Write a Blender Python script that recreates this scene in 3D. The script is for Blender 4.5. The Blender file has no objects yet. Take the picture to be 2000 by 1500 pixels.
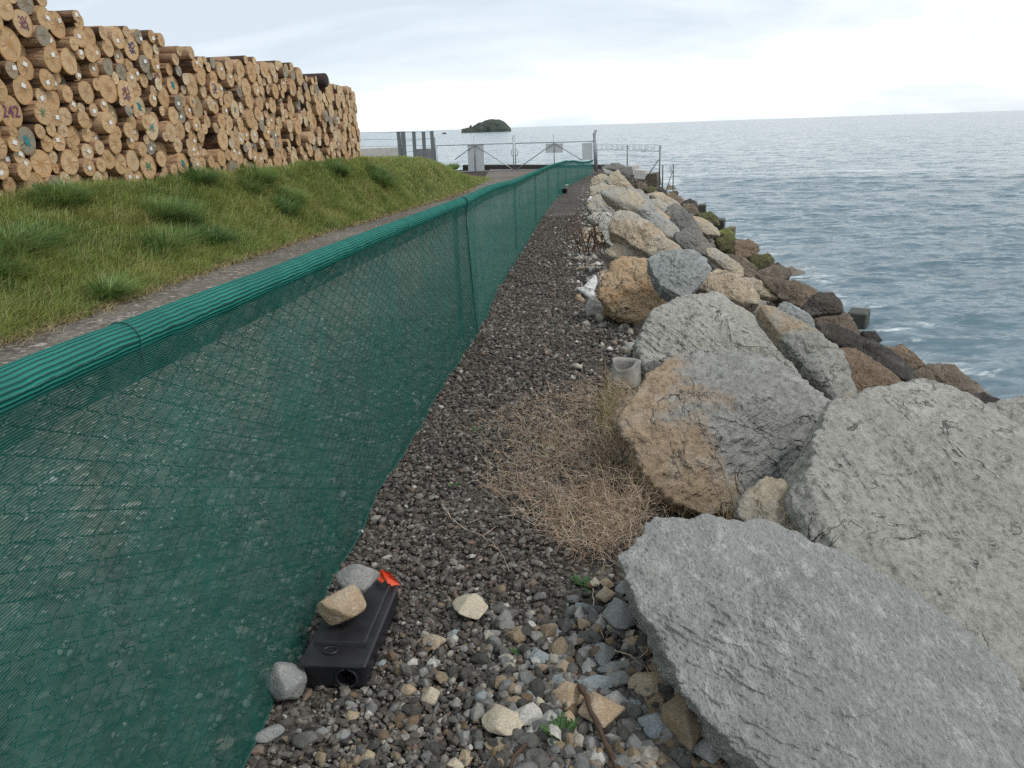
import bpy, bmesh, math, random
import numpy as np
from mathutils import Matrix, Vector

C = bpy.context.scene
COL = C.collection
RNG = np.random.default_rng(7)
random.seed(7)

# ------------------------------------------------------------------ camera
F = 1500.0; HC = 1.6; PITCH = math.radians(18.46); ROLL = math.radians(1.94)
FW = np.array([0, math.cos(PITCH), -math.sin(PITCH)])
UU = np.array([0, math.sin(PITCH), math.cos(PITCH)])
RX = math.cos(ROLL) * np.array([1, 0, 0.]) - math.sin(ROLL) * UU
UP = math.cos(ROLL) * UU + math.sin(ROLL) * np.array([1, 0, 0.])
cam = bpy.data.cameras.new('camera'); camo = bpy.data.objects.new('camera', cam); COL.objects.link(camo)
cam.sensor_width = 36; cam.lens = F / 2000 * 36; cam.clip_start = 0.05; cam.clip_end = 60000
camo.matrix_world = Matrix(((RX[0], UP[0], -FW[0], 0), (RX[1], UP[1], -FW[1], 0), (RX[2], UP[2], -FW[2], HC), (0, 0, 0, 1)))
C.camera = camo
C.view_settings.view_transform = 'Standard'; C.view_settings.look = 'None'
C.view_settings.exposure = 0.56; C.view_settings.gamma = 1.0
C.cycles.use_denoising = False; C.cycles.max_bounces = 8; C.cycles.transparent_max_bounces = 16; C.cycles.diffuse_bounces = 3

SUN_EL = math.radians(52); SUN_AZ = math.radians(115)   # azimuth measured from +Y towards +X


def nd(t, typ, **kw):
    n = t.nodes.new(typ)
    for k, v in kw.items():
        if k.startswith('i_'):
            key = k[2:]
            n.inputs[int(key) if key.isdigit() else key.replace('_', ' ')].default_value = v
        else:
            setattr(n, k, v)
    return n


def ramp(t, stops, interp='LINEAR'):
    n = t.nodes.new('ShaderNodeValToRGB'); n.color_ramp.interpolation = interp
    e = n.color_ramp.elements
    while len(e) < len(stops): e.new(0.5)
    for el, (p, c) in zip(e, stops):
        el.position = p; el.color = (c if len(c) == 4 else (*c, 1)) if hasattr(c, '__len__') else (c, c, c, 1)
    return n


def math_(t, op, a, b=None, c=None, clamp=False):
    n = t.nodes.new('ShaderNodeMath'); n.operation = op; n.use_clamp = clamp
    for i, v in enumerate((a, b, c)):
        if v is None: continue
        if hasattr(v, 'is_linked'): t.links.new(v, n.inputs[i])
        else: n.inputs[i].default_value = v
    return n.outputs[0]


def mixc(t, fac, a, b, blend='MIX'):
    n = t.nodes.new('ShaderNodeMix'); n.data_type = 'RGBA'; n.blend_type = blend
    for i, v in ((0, fac), (6, a), (7, b)):
        if hasattr(v, 'is_linked'): t.links.new(v, n.inputs[i])
        else: n.inputs[i].default_value = v if i == 0 else (*v[:3], 1)
    return n.outputs[2]


# ------------------------------------------------------------------ world and sun
w = bpy.data.worlds.new('World'); C.world = w; w.use_nodes = True
t = w.node_tree; t.nodes.clear()
out = nd(t, 'ShaderNodeOutputWorld')
sky = nd(t, 'ShaderNodeTexSky', sky_type='NISHITA', sun_disc=False, sun_elevation=SUN_EL, sun_rotation=SUN_AZ)
bg1 = nd(t, 'ShaderNodeBackground', i_Strength=0.12); t.links.new(sky.outputs[0], bg1.inputs[0])
tc = nd(t, 'ShaderNodeTexCoord'); sx = nd(t, 'ShaderNodeSeparateXYZ'); t.links.new(tc.outputs['Generated'], sx.inputs[0])
zz = math_(t, 'MAXIMUM', math_(t, 'ADD', sx.outputs[2], 0.20), 0.08)
cx = nd(t, 'ShaderNodeCombineXYZ')
t.links.new(math_(t, 'DIVIDE', sx.outputs[0], zz), cx.inputs[0]); t.links.new(math_(t, 'DIVIDE', sx.outputs[1], zz), cx.inputs[1])
mp = nd(t, 'ShaderNodeMapping'); mp.inputs['Scale'].default_value = (0.55, 0.8, 1); mp.inputs['Location'].default_value = (3.1, 1.7, 0)
t.links.new(cx.outputs[0], mp.inputs[0])
n1 = nd(t, 'ShaderNodeTexNoise', i_Scale=0.9, i_Detail=7.0, i_Roughness=0.55, i_Distortion=0.35); t.links.new(mp.outputs[0], n1.inputs[0])
cr = ramp(t, [(0.37, (.50, .565, .63)), (0.49, (.635, .69, .73)), (0.56, (.75, .785, .80)), (0.66, (.84, .86, .865))])
t.links.new(n1.outputs[0], cr.inputs[0])
el = ramp(t, [(.0, 1.0), (.3, .98), (.55, .86), (1., .70)]); t.links.new(sx.outputs[2], el.inputs[0])
bg2 = nd(t, 'ShaderNodeBackground', i_Strength=1.0); t.links.new(mixc(t, 1., cr.outputs[0], el.outputs[0], 'MULTIPLY'), bg2.inputs[0])
n2 = nd(t, 'ShaderNodeTexNoise', i_Scale=0.5, i_Detail=4.0); t.links.new(mp.outputs[0], n2.inputs[0])
mk = ramp(t, [(0.30, 0.72), (0.45, 0.97)]); t.links.new(n2.outputs[0], mk.inputs[0])
mx = nd(t, 'ShaderNodeMixShader'); t.links.new(mk.outputs[0], mx.inputs[0]); t.links.new(bg1.outputs[0], mx.inputs[1]); t.links.new(bg2.outputs[0], mx.inputs[2])
t.links.new(mx.outputs[0], out.inputs[0])
sl = bpy.data.lights.new('sun', 'SUN'); sl.energy = 1.1; sl.angle = math.radians(14); sl.color = (1, 0.96, 0.9)
so = bpy.data.objects.new('sun', sl); COL.objects.link(so)
sd = Vector((math.sin(SUN_AZ) * math.cos(SUN_EL), math.cos(SUN_AZ) * math.cos(SUN_EL), math.sin(SUN_EL)))
so.rotation_euler = sd.to_track_quat('Z', 'Y').to_euler()


# ------------------------------------------------------------------ photo pixel -> point in the place
def ray(px, py): return FW + RX * (px - 1000) / F + UP * (750 - py) / F
def atz(px, py, z):
    r = ray(px, py); return np.array([0, 0, HC]) + r * ((z - HC) / r[2])
def aty(px, py, y):
    r = ray(px, py); return np.array([0, 0, HC]) + r * (y / r[1])
def onplane(px, py, p0, n):
    r = ray(px, py); c = np.array([0, 0, HC]); return c + r * (np.dot(np.array(p0) - c, n) / np.dot(r, n))


# ------------------------------------------------------------------ lie of the land
def tab(xs, ys, smooth=0.5):
    """a smoothed lookup curve through the given points"""
    q = np.arange(-12, 75, 0.05); v = np.interp(q, xs, ys)
    k = max(1, int(smooth / 0.05)); v = np.convolve(np.pad(v, (k, k), 'edge'), np.ones(2 * k + 1) / (2 * k + 1), 'valid')
    return lambda y: np.interp(y, q, v)
g = tab([-12, 6, 8.8, 12, 16, 23.6, 37, 48, 60, 75], [0, 0, -.064, -.2, -.37, -.64, -1.12, -1.2, -1.25, -1.25], 0.8)
xb = tab([-12, 0.5, 1.65, 1.85, 2.18, 2.47, 2.88, 3.43, 4.28, 4.95, 6.09, 7.75, 8.85, 11.75, 15.97, 23.58, 36.97, 42.7, 48.57, 75],
         [-1.2, -.84, -.78, -.76, -.735, -.71, -.67, -.62, -.53, -.45, -.28, -.16, -.05, .22, .58, 1.34, 2.95, 4.1, 5.44, 11], 0.4)
xe = tab([-12, 0, 2, 2.6, 3.5, 4.4, 5.3, 6.2, 8.15, 12.2, 17.5, 25.6, 44.7, 52, 75],
         [.5, .5, .42, .42, .47, .58, .74, .78, .9, 1.15, 1.7, 2.7, 5.0, 6.6, 9], 0.4)
xw = tab([-12, 5, 10.6, 14.75, 18, 22.5, 29.4, 39, 51, 60, 75], [6.5, 6.8, 7.0, 7.16, 7.95, 8.56, 9.5, 10.55, 11.4, 12.2, 13], 1.5)
SEA = -2.4
def surf(x, y):
    a, b = xe(y), xw(y); u = np.clip((x - a) / (b - a), 0, 1.6); gg = g(y)
    return gg + np.interp(u, [0, .1, .3, .5, .7, 1, 1.6], [.01, .05, -.07, -.33, -.62, -1.0, -1.45]) * (gg - SEA + .1)
def onsurf(px, py, off=0.0):
    r = ray(px, py); r = r / r[1]
    ys = np.concatenate([np.arange(.8, 12, .01), np.arange(12, 90, .05)])
    P = np.array([0, 0, HC])[None] + r[None] * ys[:, None]
    xs = P[:, 0]
    h = np.where(xs < xe(ys), g(ys), surf(xs, ys)) + off
    i = np.argmax(P[:, 2] < h)
    return P[i]
# log stack face: a vertical plane
LA = aty(0, 385, 10.9); LB = aty(700, 312, 25.9)
LD = np.array([LB[0] - LA[0], LB[1] - LA[1], 0]); LLEN = np.linalg.norm(LD); LD = LD / LLEN
LN = np.array([LD[1], -LD[0], 0])
def pilex(y): return LA[0] + LD[0] / LD[1] * (y - LA[1])
xt = tab([-12, 0, 6.4, 7.8, 10.5, 15.4, 20.6, 29, 40, 45.6, 75], [-4.6, -4.5, -4.37, -4.2, -4.15, -3.95, -3.35, -2.4, -1.5, -.9, -.5], 1.0)
ztop = tab([-12, 0, 10.9, 18, 26, 34, 38, 43, 47, 75], [1.0, 1.0, .86, .79, .74, .42, .1, -.6, -1.22, -1.25], 1.0)
def bank(x, y):
    a = xt(y); b = np.minimum(pilex(y) + .5, a - 1.6); u = np.clip((a - x) / (a - b), 0, 1)
    s = u * u * (3 - 2 * u) * .55 + .45 * u
    return g(y) + (ztop(y) - g(y)) * s


# ------------------------------------------------------------------ numpy noise
_P = RNG.permutation(65536).astype(np.int64)
_G = RNG.normal(size=(65536, 3)); _G /= np.linalg.norm(_G, axis=1)[:, None]
def gnoise(p):
    i = np.floor(p).astype(np.int64); f = p - i; u = f * f * f * (f * (f * 6 - 15) + 10); r = 0
    for dx in (0, 1):
        for dy in (0, 1):
            for dz in (0, 1):
                h = _P[(_P[(_P[(i[:, 0] + dx) & 65535] + i[:, 1] + dy) & 65535] + i[:, 2] + dz) & 65535]
                d = (_G[h] * (f - np.array([dx, dy, dz]))).sum(1)
                wgt = (u[:, 0] if dx else 1 - u[:, 0]) * (u[:, 1] if dy else 1 - u[:, 1]) * (u[:, 2] if dz else 1 - u[:, 2])
                r = r + d * wgt
    return r * 1.6
def fbm(p, o=4, gain=.5):
    r = 0; a = 1
    for k in range(o):
        r = r + a * gnoise(p * 2 ** k + 17.3 * k); a *= gain
    return r
def ridged(p, o=3):
    r = 0; a = 1
    for k in range(o):
        r = r + a * (1 - np.abs(gnoise(p * 2 ** k + 31.7 * k)) * 2); a *= .5
    return r


# ------------------------------------------------------------------ objects
def mesh(name, V, faces, mat=None, parent=None, smooth=True, loc=None, mats=None, midx=None):
    """faces: (n,3)/(n,4) arrays (or a list of such) of indices"""
    me = bpy.data.meshes.new(name)
    V = np.asarray(V, dtype=np.float32)
    if loc is not None: V = V - np.asarray(loc, dtype=np.float32)
    fl = faces if isinstance(faces, list) else [faces]
    fl = [np.asarray(f, dtype=np.int32) for f in fl if len(f)]
    me.vertices.add(len(V)); me.vertices.foreach_set('co', V.ravel())
    idx = np.concatenate([f.ravel() for f in fl]); n = np.concatenate([np.full(len(f), f.shape[1], np.int32) for f in fl])
    me.loops.add(len(idx)); me.loops.foreach_set('vertex_index', idx)
    me.polygons.add(len(n)); me.polygons.foreach_set('loop_start', np.concatenate([[0], np.cumsum(n)[:-1]]).astype(np.int32))
    me.polygons.foreach_set('loop_total', n)
    me.polygons.foreach_set('use_smooth', np.full(len(n), smooth, bool))
    for m in (mats or ([mat] if mat else [])): me.materials.append(m)
    if midx is not None: me.polygons.foreach_set('material_index', np.asarray(midx, np.int32))
    me.update(); me.validate()
    o = bpy.data.objects.new(name, me); COL.objects.link(o)
    if loc is not None: o.location = loc
    if parent is not None: o.parent = parent
    return o
def attr(o, name, vals):
    a = o.data.attributes.new(name, 'FLOAT', 'POINT'); a.data.foreach_set('value', np.asarray(vals, np.float32))
def uvs(o, U):
    l = o.data.uv_layers.new(name='UVMap'); vi = np.empty(len(o.data.loops), np.int32); o.data.loops.foreach_get('vertex_index', vi)
    l.data.foreach_set('uv', np.asarray(U, np.float32)[vi].ravel())
def tag(o, label, cat, group=None):
    o['label'] = label; o['category'] = cat
    if group: o['group'] = group
    return o
def struct(o): o['kind'] = 'structure'; return o
def stuff(o, label, cat): o['kind'] = 'stuff'; o['label'] = label; o['category'] = cat; return o
def empty(name, loc, label, cat, group=None):
    o = bpy.data.objects.new(name, None); COL.objects.link(o); o.location = loc; o.empty_display_size = .1
    return tag(o, label, cat, group)
class MB:
    """collects shapes, then links them as ONE mesh object"""
    def __init__(s): s.v = []; s.q = []; s.t = []; s.n = 0
    def add(s, V, q=(), t=()):
        V = np.asarray(V, float)
        if len(q): s.q.append(np.asarray(q) + s.n)
        if len(t): s.t.append(np.asarray(t) + s.n)
        s.v.append(V); s.n += len(V); return s
    def tube(s, pts, r, k=8, caps=True):
        pts = np.asarray(pts, float); n = len(pts); r = np.full(n, r) if np.isscalar(r) else np.asarray(r, float)
        d = np.gradient(pts, axis=0); d /= np.linalg.norm(d, axis=1)[:, None] + 1e-9
        ref = np.array([0, 0, 1.]) if abs(d[0][2]) < .9 else np.array([1., 0, 0])
        a = np.cross(d, ref); a /= np.linalg.norm(a, axis=1)[:, None] + 1e-9; b = np.cross(d, a)
        th = np.arange(k) / k * 2 * math.pi
        V = (pts[:, None] + r[:, None, None] * (np.cos(th)[None, :, None] * a[:, None] + np.sin(th)[None, :, None] * b[:, None])).reshape(-1, 3)
        i = np.arange(n - 1)[:, None] * k; j = np.arange(k)[None]; j2 = (j + 1) % k
        q = np.stack([i + j, i + j2, i + k + j2, i + k + j], -1).reshape(-1, 4); tt = []
        if caps:
            V = np.vstack([V, pts[:1], pts[-1:]]); c0 = n * k; c1 = c0 + 1; e = (n - 1) * k
            tt = [(c0, (m + 1) % k, m) for m in range(k)] + [(c1, e + m, e + (m + 1) % k) for m in range(k)]
        return s.add(V, q, tt)
    def box(s, c, size, ax=None, bev=0.0):
        """bevelled box; ax = 3 row vectors"""
        ax = np.eye(3) if ax is None else np.asarray(ax, float); h = np.asarray(size, float) / 2
        if bev <= 0: bev = min(h) * .04
        V = []
        for sx in (-1, 1):
            for sy in (-1, 1):
                for sz in (-1, 1):
                    for m in range(3):
                        p = np.array([sx, sy, sz]) * h
                        for k in range(3):
                            if k != m: p[k] -= (sx, sy, sz)[k] * bev
                        V.append(p)
        V = np.array(V); bm = bmesh.new(); vs = [bm.verts.new(p) for p in V]
        bmesh.ops.convex_hull(bm, input=vs); bm.verts.index_update()
        W = np.array([v.co[:] for v in bm.verts]); T = [[v.index for v in f.verts] for f in bm.faces]; bm.free()
        return s.add(np.asarray(c) + W @ ax, [f for f in T if len(f) == 4], [f for f in T if len(f) == 3])
    def build(s, name, mat, parent=None, smooth=False, loc=None):
        V = np.vstack(s.v)
        f = ([np.vstack(s.q)] if s.q else []) + ([np.vstack(s.t)] if s.t else [])
        if parent is not None: V = V - np.array(parent.location)
        return mesh(name, V, f, mat, parent, smooth, loc)
def gridf(nu, nv):
    i, j = np.meshgrid(np.arange(nu - 1), np.arange(nv - 1), indexing='ij'); a = i * nv + j
    return np.stack([a, a + nv, a + nv + 1, a + 1], -1).reshape(-1, 4)


# ------------------------------------------------------------------ materials
def newmat(name):
    m = bpy.data.materials.new(name); m.use_nodes = True; t = m.node_tree
    b = t.nodes['Principled BSDF']; return m, t, b
def simple(name, col, rough=.6, metal=0., noise=.25, scale=8., bump=0., spec=.5):
    m, t, b = newmat(name); L = t.links
    tc = nd(t, 'ShaderNodeTexCoord'); n = nd(t, 'ShaderNodeTexNoise', i_Scale=scale, i_Detail=6., i_Roughness=.6); L.new(tc.outputs['Object'], n.inputs[0])
    r = ramp(t, [(.3, tuple(c * (1 - noise) for c in col)), (.7, tuple(min(1, c * (1 + noise)) for c in col))]); L.new(n.outputs[0], r.inputs[0])
    L.new(r.outputs[0], b.inputs['Base Color']); b.inputs['Roughness'].default_value = rough; b.inputs['Metallic'].default_value = metal
    b.inputs['Specular IOR Level'].default_value = spec
    if bump:
        bp = nd(t, 'ShaderNodeBump', i_Strength=bump, i_Distance=.01); L.new(n.outputs[0], bp.inputs['Height']); L.new(bp.outputs[0], b.inputs['Normal'])
    return m

def rockmat(name, c1, c2, c3, patch=.5, soft=.12, sc=1.0, crack=.5, moss=None, rough=.85, bump=1.0, stretch=(1, 1, 1), rot=(0, 0, 0), grad=None):
    """c1 main colour, c2 second patch colour, c3 light flecks"""
    m, t, b = newmat(name); L = t.links
    tc = nd(t, 'ShaderNodeTexCoord'); oi = nd(t, 'ShaderNodeObjectInfo')
    off = nd(t, 'ShaderNodeVectorMath', operation='SCALE', i_Scale=37.); cmb = nd(t, 'ShaderNodeCombineXYZ')
    L.new(oi.outputs['Random'], cmb.inputs[0]); L.new(oi.outputs['Random'], cmb.inputs[1]); L.new(cmb.outputs[0], off.inputs[0])
    ad = nd(t, 'ShaderNodeVectorMath', operation='ADD'); L.new(tc.outputs['Object'], ad.inputs[0]); L.new(off.outputs[0], ad.inputs[1])
    mp = nd(t, 'ShaderNodeMapping'); mp.inputs['Scale'].default_value = [sc * s for s in stretch]; mp.inputs['Rotation'].default_value = rot; L.new(ad.outputs[0], mp.inputs[0])
    v = mp.outputs[0]
    nA = nd(t, 'ShaderNodeTexNoise', i_Scale=1.6, i_Detail=9., i_Roughness=.62, i_Distortion=.4); L.new(v, nA.inputs[0])
    nB = nd(t, 'ShaderNodeTexNoise', i_Scale=7., i_Detail=10., i_Roughness=.7, i_Distortion=.6); L.new(v, nB.inputs[0])
    nC = nd(t, 'ShaderNodeTexNoise', i_Scale=38., i_Detail=8., i_Roughness=.75); L.new(v, nC.inputs[0])
    pm = ramp(t, [(max(0, patch - soft), 0.), (min(1, patch + soft), 1.)]); pv = nA.outputs[0]
    if grad:   # second colour takes one side of the stone
        dt = nd(t, 'ShaderNodeVectorMath', operation='DOT_PRODUCT'); dt.inputs[1].default_value = grad[:3]; L.new(tc.outputs['Object'], dt.inputs[0]); pv = math_(t, 'ADD', pv, math_(t, 'ADD', dt.outputs['Value'], grad[3]))
    L.new(pv, pm.inputs[0])
    base = mixc(t, pm.outputs[0], c1, c2)
    fl = ramp(t, [(.50, 0.), (.68, .75)]); L.new(nB.outputs[0], fl.inputs[0]); base = mixc(t, fl.outputs[0], base, c3)
    dk = ramp(t, [(.32, .42), (.47, .93), (.6, 1.18)]); L.new(nC.outputs[0], dk.inputs[0]); base = mixc(t, 1., base, dk.outputs[0], 'MULTIPLY')
    # hairline fractures: thin band of a stretched noise around its middle value
    nD = nd(t, 'ShaderNodeTexNoise', i_Scale=3.2, i_Detail=6., i_Roughness=.55, i_Distortion=1.2); L.new(v, nD.inputs[0])
    ab = math_(t, 'ABSOLUTE', math_(t, 'SUBTRACT', nD.outputs[0], .5))
    ck = ramp(t, [(.0, 1.), (.010, 0.)]); L.new(ab, ck.inputs[0])
    nG = ramp(t, [(.45, 0.), (.6, 1.)]); L.new(nB.outputs[0], nG.inputs[0])
    ckm = math_(t, 'MULTIPLY', math_(t, 'MULTIPLY', ck.outputs[0], nG.outputs[0]), crack)
    base = mixc(t, ckm, base, tuple(c * .25 for c in c1))
    if moss:
        ge = nd(t, 'ShaderNodeNewGeometry'); sz = nd(t, 'ShaderNodeSeparateXYZ'); L.new(ge.outputs['Normal'], sz.inputs[0])
        mm = math_(t, 'MULTIPLY', math_(t, 'ADD', sz.outputs[2], .15, clamp=True), math_(t, 'MULTIPLY_ADD', nB.outputs[0], 3.2, -1.1, clamp=True))
        base = mixc(t, mm, base, moss)
    L.new(base, b.inputs['Base Color']); b.inputs['Roughness'].default_value = rough; b.inputs['Specular IOR Level'].default_value = .3
    hh = math_(t, 'ADD', math_(t, 'MULTIPLY', nB.outputs[0], .55), math_(t, 'MULTIPLY', nC.outputs[0], .42))
    hh = math_(t, 'SUBTRACT', hh, math_(t, 'MULTIPLY', ckm, .4))
    bp = nd(t, 'ShaderNodeBump', i_Strength=bump, i_Distance=.045 / sc); L.new(hh, bp.inputs['Height']); L.new(bp.outputs[0], b.inputs['Normal'])
    return m

GREY = (.345, .355, .335); PALE = (.40, .41, .375); TAN = (.40, .255, .14); CREAM = (.46, .38, .27); BLUE = (.31, .325, .315); DARK = (.085, .075, .062)
FOL = dict(stretch=(2.6, 1., 1.), rot=(0, .4, .75))
RM = {
    'slab': rockmat('foliated grey stone', (.325, .33, .315), (.39, .39, .365), (.60, .605, .585), .55, .15, 1.5, .35, bump=.95, **FOL),
    'pale': rockmat('pale weathered stone', (.48, .465, .415), (.40, .39, .335), (.62, .605, .555), .55, .12, .8, .8, bump=1.2),
    'grey': rockmat('grey stone', (.37, .365, .335), (.47, .395, .29), (.50, .49, .45), .56, .09, 1.0, .8, bump=1.1),
    'two': rockmat('grey stone with ochre face', (.42, .415, .39), (.52, .385, .265), (.62, .60, .56), .505, .035, .75, .8, bump=1.3, grad=(-.42, -.16, -.12, -.03)),
    'tan': rockmat('ochre stone', (.51, .405, .29), (.42, .40, .35), (.60, .54, .44), .55, .09, 1.0, .7, bump=1.2),
    'rustpale': rockmat('orange boulder stone', (.56, .365, .205), (.56, .42, .28), (.62, .52, .38), .54, .1, 1.0, .8, bump=1.3),
    'cream': rockmat('cream stone', CREAM, (.42, .40, .35), (.56, .50, .41), .55, .1, 1.1, .7),
    'blue': rockmat('blue grey stone', BLUE, (.30, .31, .29), (.38, .41, .40), .6, .12, 1.0, .7, bump=.9),
    'darkgrey': rockmat('dark grey stone', (.17, .165, .155), (.24, .22, .19), (.30, .29, .27), .55, .12, 1.1, .8),
    'brown': rockmat('wet brown stone', (.135, .108, .082), (.20, .145, .098), (.27, .215, .16), .55, .1, 1.0, .7, rough=.55),
    'rust': rockmat('rusty stone', (.225, .16, .11), (.165, .125, .09), (.33, .25, .175), .55, .1, 1.0, .7, rough=.65),
    'black': rockmat('wet dark stone', (.05, .045, .04), (.11, .085, .065), (.17, .15, .13), .6, .1, 1.0, .6, rough=.45),
    'moss': rockmat('mossy stone', (.10, .085, .05), (.13, .11, .07), (.2, .17, .11), .55, .1, 1.0, .6, moss=(.10, .125, .022), rough=.7),
    'bright_moss': rockmat('bright moss stone', (.12, .11, .06), (.10, .10, .05), (.2, .2, .12), .55, .1, 1.0, .6, moss=(.22, .25, .035), rough=.7),
    'olive': rockmat('grey stone with orange stain', (.34, .335, .30), (.45, .31, .17), (.43, .42, .385), .51, .05, .9, .8),
}
SM = {  # the same stones at cobble scale
    'grey': rockmat('grey cobble', (.25, .255, .25), (.31, .295, .27), (.36, .365, .355), .58, .12, 5., .3, bump=.7),
    'pale': rockmat('pale cobble', (.40, .40, .38), (.34, .33, .30), (.5, .5, .48), .55, .12, 5., .3, bump=.7),
    'white': rockmat('whitish cobble', (.52, .51, .47), (.45, .42, .37), (.62, .6, .57), .55, .12, 5., .3, bump=.7),
    'blue': rockmat('blue grey cobble', (.25, .285, .30), (.29, .30, .30), (.38, .41, .42), .55, .12, 5., .3, bump=.7),
    'tan': rockmat('tan cobble', (.41, .31, .20), (.36, .31, .24), (.5, .42, .32), .55, .12, 5., .3, bump=.8),
    'orange': rockmat('orange cobble', (.41, .295, .19), (.45, .37, .275), (.55, .47, .37), .55, .1, 5., .3, bump=.9),
    'cream': rockmat('cream cobble', (.52, .45, .34), (.46, .39, .29), (.6, .56, .47), .55, .12, 5., .3, bump=.7),
    'brown': rockmat('brown cobble', (.24, .18, .115), (.20, .17, .13), (.30, .25, .19), .55, .12, 5., .3, bump=.8),
    'dark': rockmat('dark cobble', (.115, .11, .105), (.15, .14, .125), (.2, .19, .18), .55, .12, 5., .3, bump=.7),
}

def islandmat(name, stops, rough=.9, sc=60., bump=.6, trans=0.):
    """one colour per separate piece, picked from a palette"""
    m, t, b = newmat(name); L = t.links
    ge = nd(t, 'ShaderNodeNewGeometry'); r = ramp(t, stops, 'CONSTANT' if not trans else 'LINEAR'); L.new(ge.outputs['Random Per Island'], r.inputs[0])
    tc = nd(t, 'ShaderNodeTexCoord'); n = nd(t, 'ShaderNodeTexNoise', i_Scale=sc, i_Detail=5., i_Roughness=.7); L.new(tc.outputs['Object'], n.inputs[0])
    v = ramp(t, [(.3, .6), (.65, 1.25)]); L.new(n.outputs[0], v.inputs[0])
    L.new(mixc(t, 1., r.outputs[0], v.outputs[0], 'MULTIPLY'), b.inputs['Base Color']); b.inputs['Roughness'].default_value = rough; b.inputs['Specular IOR Level'].default_value = .25
    if bump:
        bp = nd(t, 'ShaderNodeBump', i_Strength=bump, i_Distance=.004); L.new(n.outputs[0], bp.inputs['Height']); L.new(bp.outputs[0], b.inputs['Normal'])
    return m

def groundmat(name, cols, sc=30., bump=.8, dist=.02, big=.5, vor=0.):
    m, t, b = newmat(name); L = t.links
    ge = nd(t, 'ShaderNodeNewGeometry'); p = ge.outputs['Position']
    n = nd(t, 'ShaderNodeTexNoise', i_Scale=sc, i_Detail=8., i_Roughness=.75); L.new(p, n.inputs[0])
    n2 = nd(t, 'ShaderNodeTexNoise', i_Scale=big, i_Detail=5., i_Roughness=.6); L.new(p, n2.inputs[0])
    r = ramp(t, [(.3 + .4 * i / (len(cols) - 1), c) for i, c in enumerate(cols)]); L.new(n.outputs[0], r.inputs[0])
    v2 = ramp(t, [(.3, .72), (.7, 1.22)]); L.new(n2.outputs[0], v2.inputs[0])
    col = mixc(t, 1., r.outputs[0], v2.outputs[0], 'MULTIPLY'); h = n.outputs[0]
    if vor:
        vo = nd(t, 'ShaderNodeTexVoronoi', i_Scale=vor); L.new(p, vo.inputs['Vector'])
        sp = nd(t, 'ShaderNodeSeparateColor'); L.new(vo.outputs['Color'], sp.inputs[0])
        rr = ramp(t, [(0., .45), (.7, 1.), (.93, 1.25), (1., 2.6)]); L.new(sp.outputs[0], rr.inputs[0])
        col = mixc(t, .85, col, mixc(t, 1., col, rr.outputs[0], 'MULTIPLY'))
        h = math_(t, 'ADD', math_(t, 'MULTIPLY', n.outputs[0], .4), math_(t, 'SUBTRACT', sp.outputs[1], math_(t, 'MULTIPLY', vo.outputs['Distance'], 1.2)))
    L.new(col, b.inputs['Base Color']); b.inputs['Roughness'].default_value = .95; b.inputs['Specular IOR Level'].default_value = .2
    bp = nd(t, 'ShaderNodeBump', i_Strength=bump, i_Distance=dist); L.new(h, bp.inputs['Height']); L.new(bp.outputs[0], b.inputs['Normal'])
    return m

def grassmat(name, a, b_, c, dry):
    m, t, b = newmat(name); L = t.links; t.nodes.remove(b)
    ge = nd(t, 'ShaderNodeNewGeometry'); n = nd(t, 'ShaderNodeTexNoise', i_Scale=.75, i_Detail=5., i_Roughness=.6); L.new(ge.outputs['Position'], n.inputs[0])
    r = ramp(t, [(.33, a), (.5, b_), (.66, c)]); L.new(n.outputs[0], r.inputs[0])
    r2 = ramp(t, [(0., .6), (.5, 1.), (.85, 1.3), (1., 1.6)]); L.new(ge.outputs['Random Per Island'], r2.inputs[0])
    col = mixc(t, 1., r.outputs[0], r2.outputs[0], 'MULTIPLY')
    rd = ramp(t, [(.90, 0.), (.91, 1.)], 'CONSTANT'); L.new(ge.outputs['Random Per Island'], rd.inputs[0]); col = mixc(t, rd.outputs[0], col, dry)
    d = nd(t, 'ShaderNodeBsdfDiffuse'); tr = nd(t, 'ShaderNodeBsdfTranslucent'); L.new(col, d.inputs[0]); L.new(col, tr.inputs[0])
    gl = nd(t, 'ShaderNodeBsdfGlossy', i_Roughness=.45); gl.inputs[0].default_value = (.5, .55, .5, 1)
    mx = nd(t, 'ShaderNodeMixShader', i_0=.35); L.new(d.outputs[0], mx.inputs[1]); L.new(tr.outputs[0], mx.inputs[2])
    m2 = nd(t, 'ShaderNodeMixShader', i_0=.05); L.new(mx.outputs[0], m2.inputs[1]); L.new(gl.outputs[0], m2.inputs[2])
    L.new(m2.outputs[0], t.nodes['Material Output'].inputs[0]); return m

M_steel = simple('galvanised steel', (.36, .38, .39), .45, .7, .15, 20.)
M_darksteel = simple('weathered steel', (.16, .18, .19), .55, .5, .2, 20.)
M_panel = simple('pale sign back', (.62, .65, .67), .55, .0, .06, 3.)
M_conc = simple('pale concrete', (.50, .48, .44), .9, 0, .18, 4., .4)
M_concw = simple('whitish concrete', (.58, .56, .52), .9, 0, .15, 6., .4)
M_concd = simple('dark wet concrete', (.055, .058, .046), .7, 0, .35, 5., .5)
M_black = simple('black plastic', (.018, .018, .022), .42, 0, .35, 14., .05)
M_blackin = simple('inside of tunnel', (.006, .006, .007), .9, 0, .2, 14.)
M_orange = simple('orange tape', (.72, .09, .03), .55, 0, .08, 30.)
M_sack = simple('white woven sack', (.66, .65, .64), .85, 0, .12, 35., .5)
M_sackg = simple('dusty grey sack', (.33, .315, .29), .9, 0, .22, 25., .6)
M_stick = simple('brown stick', (.075, .042, .026), .8, 0, .35, 40., .6)
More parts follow.
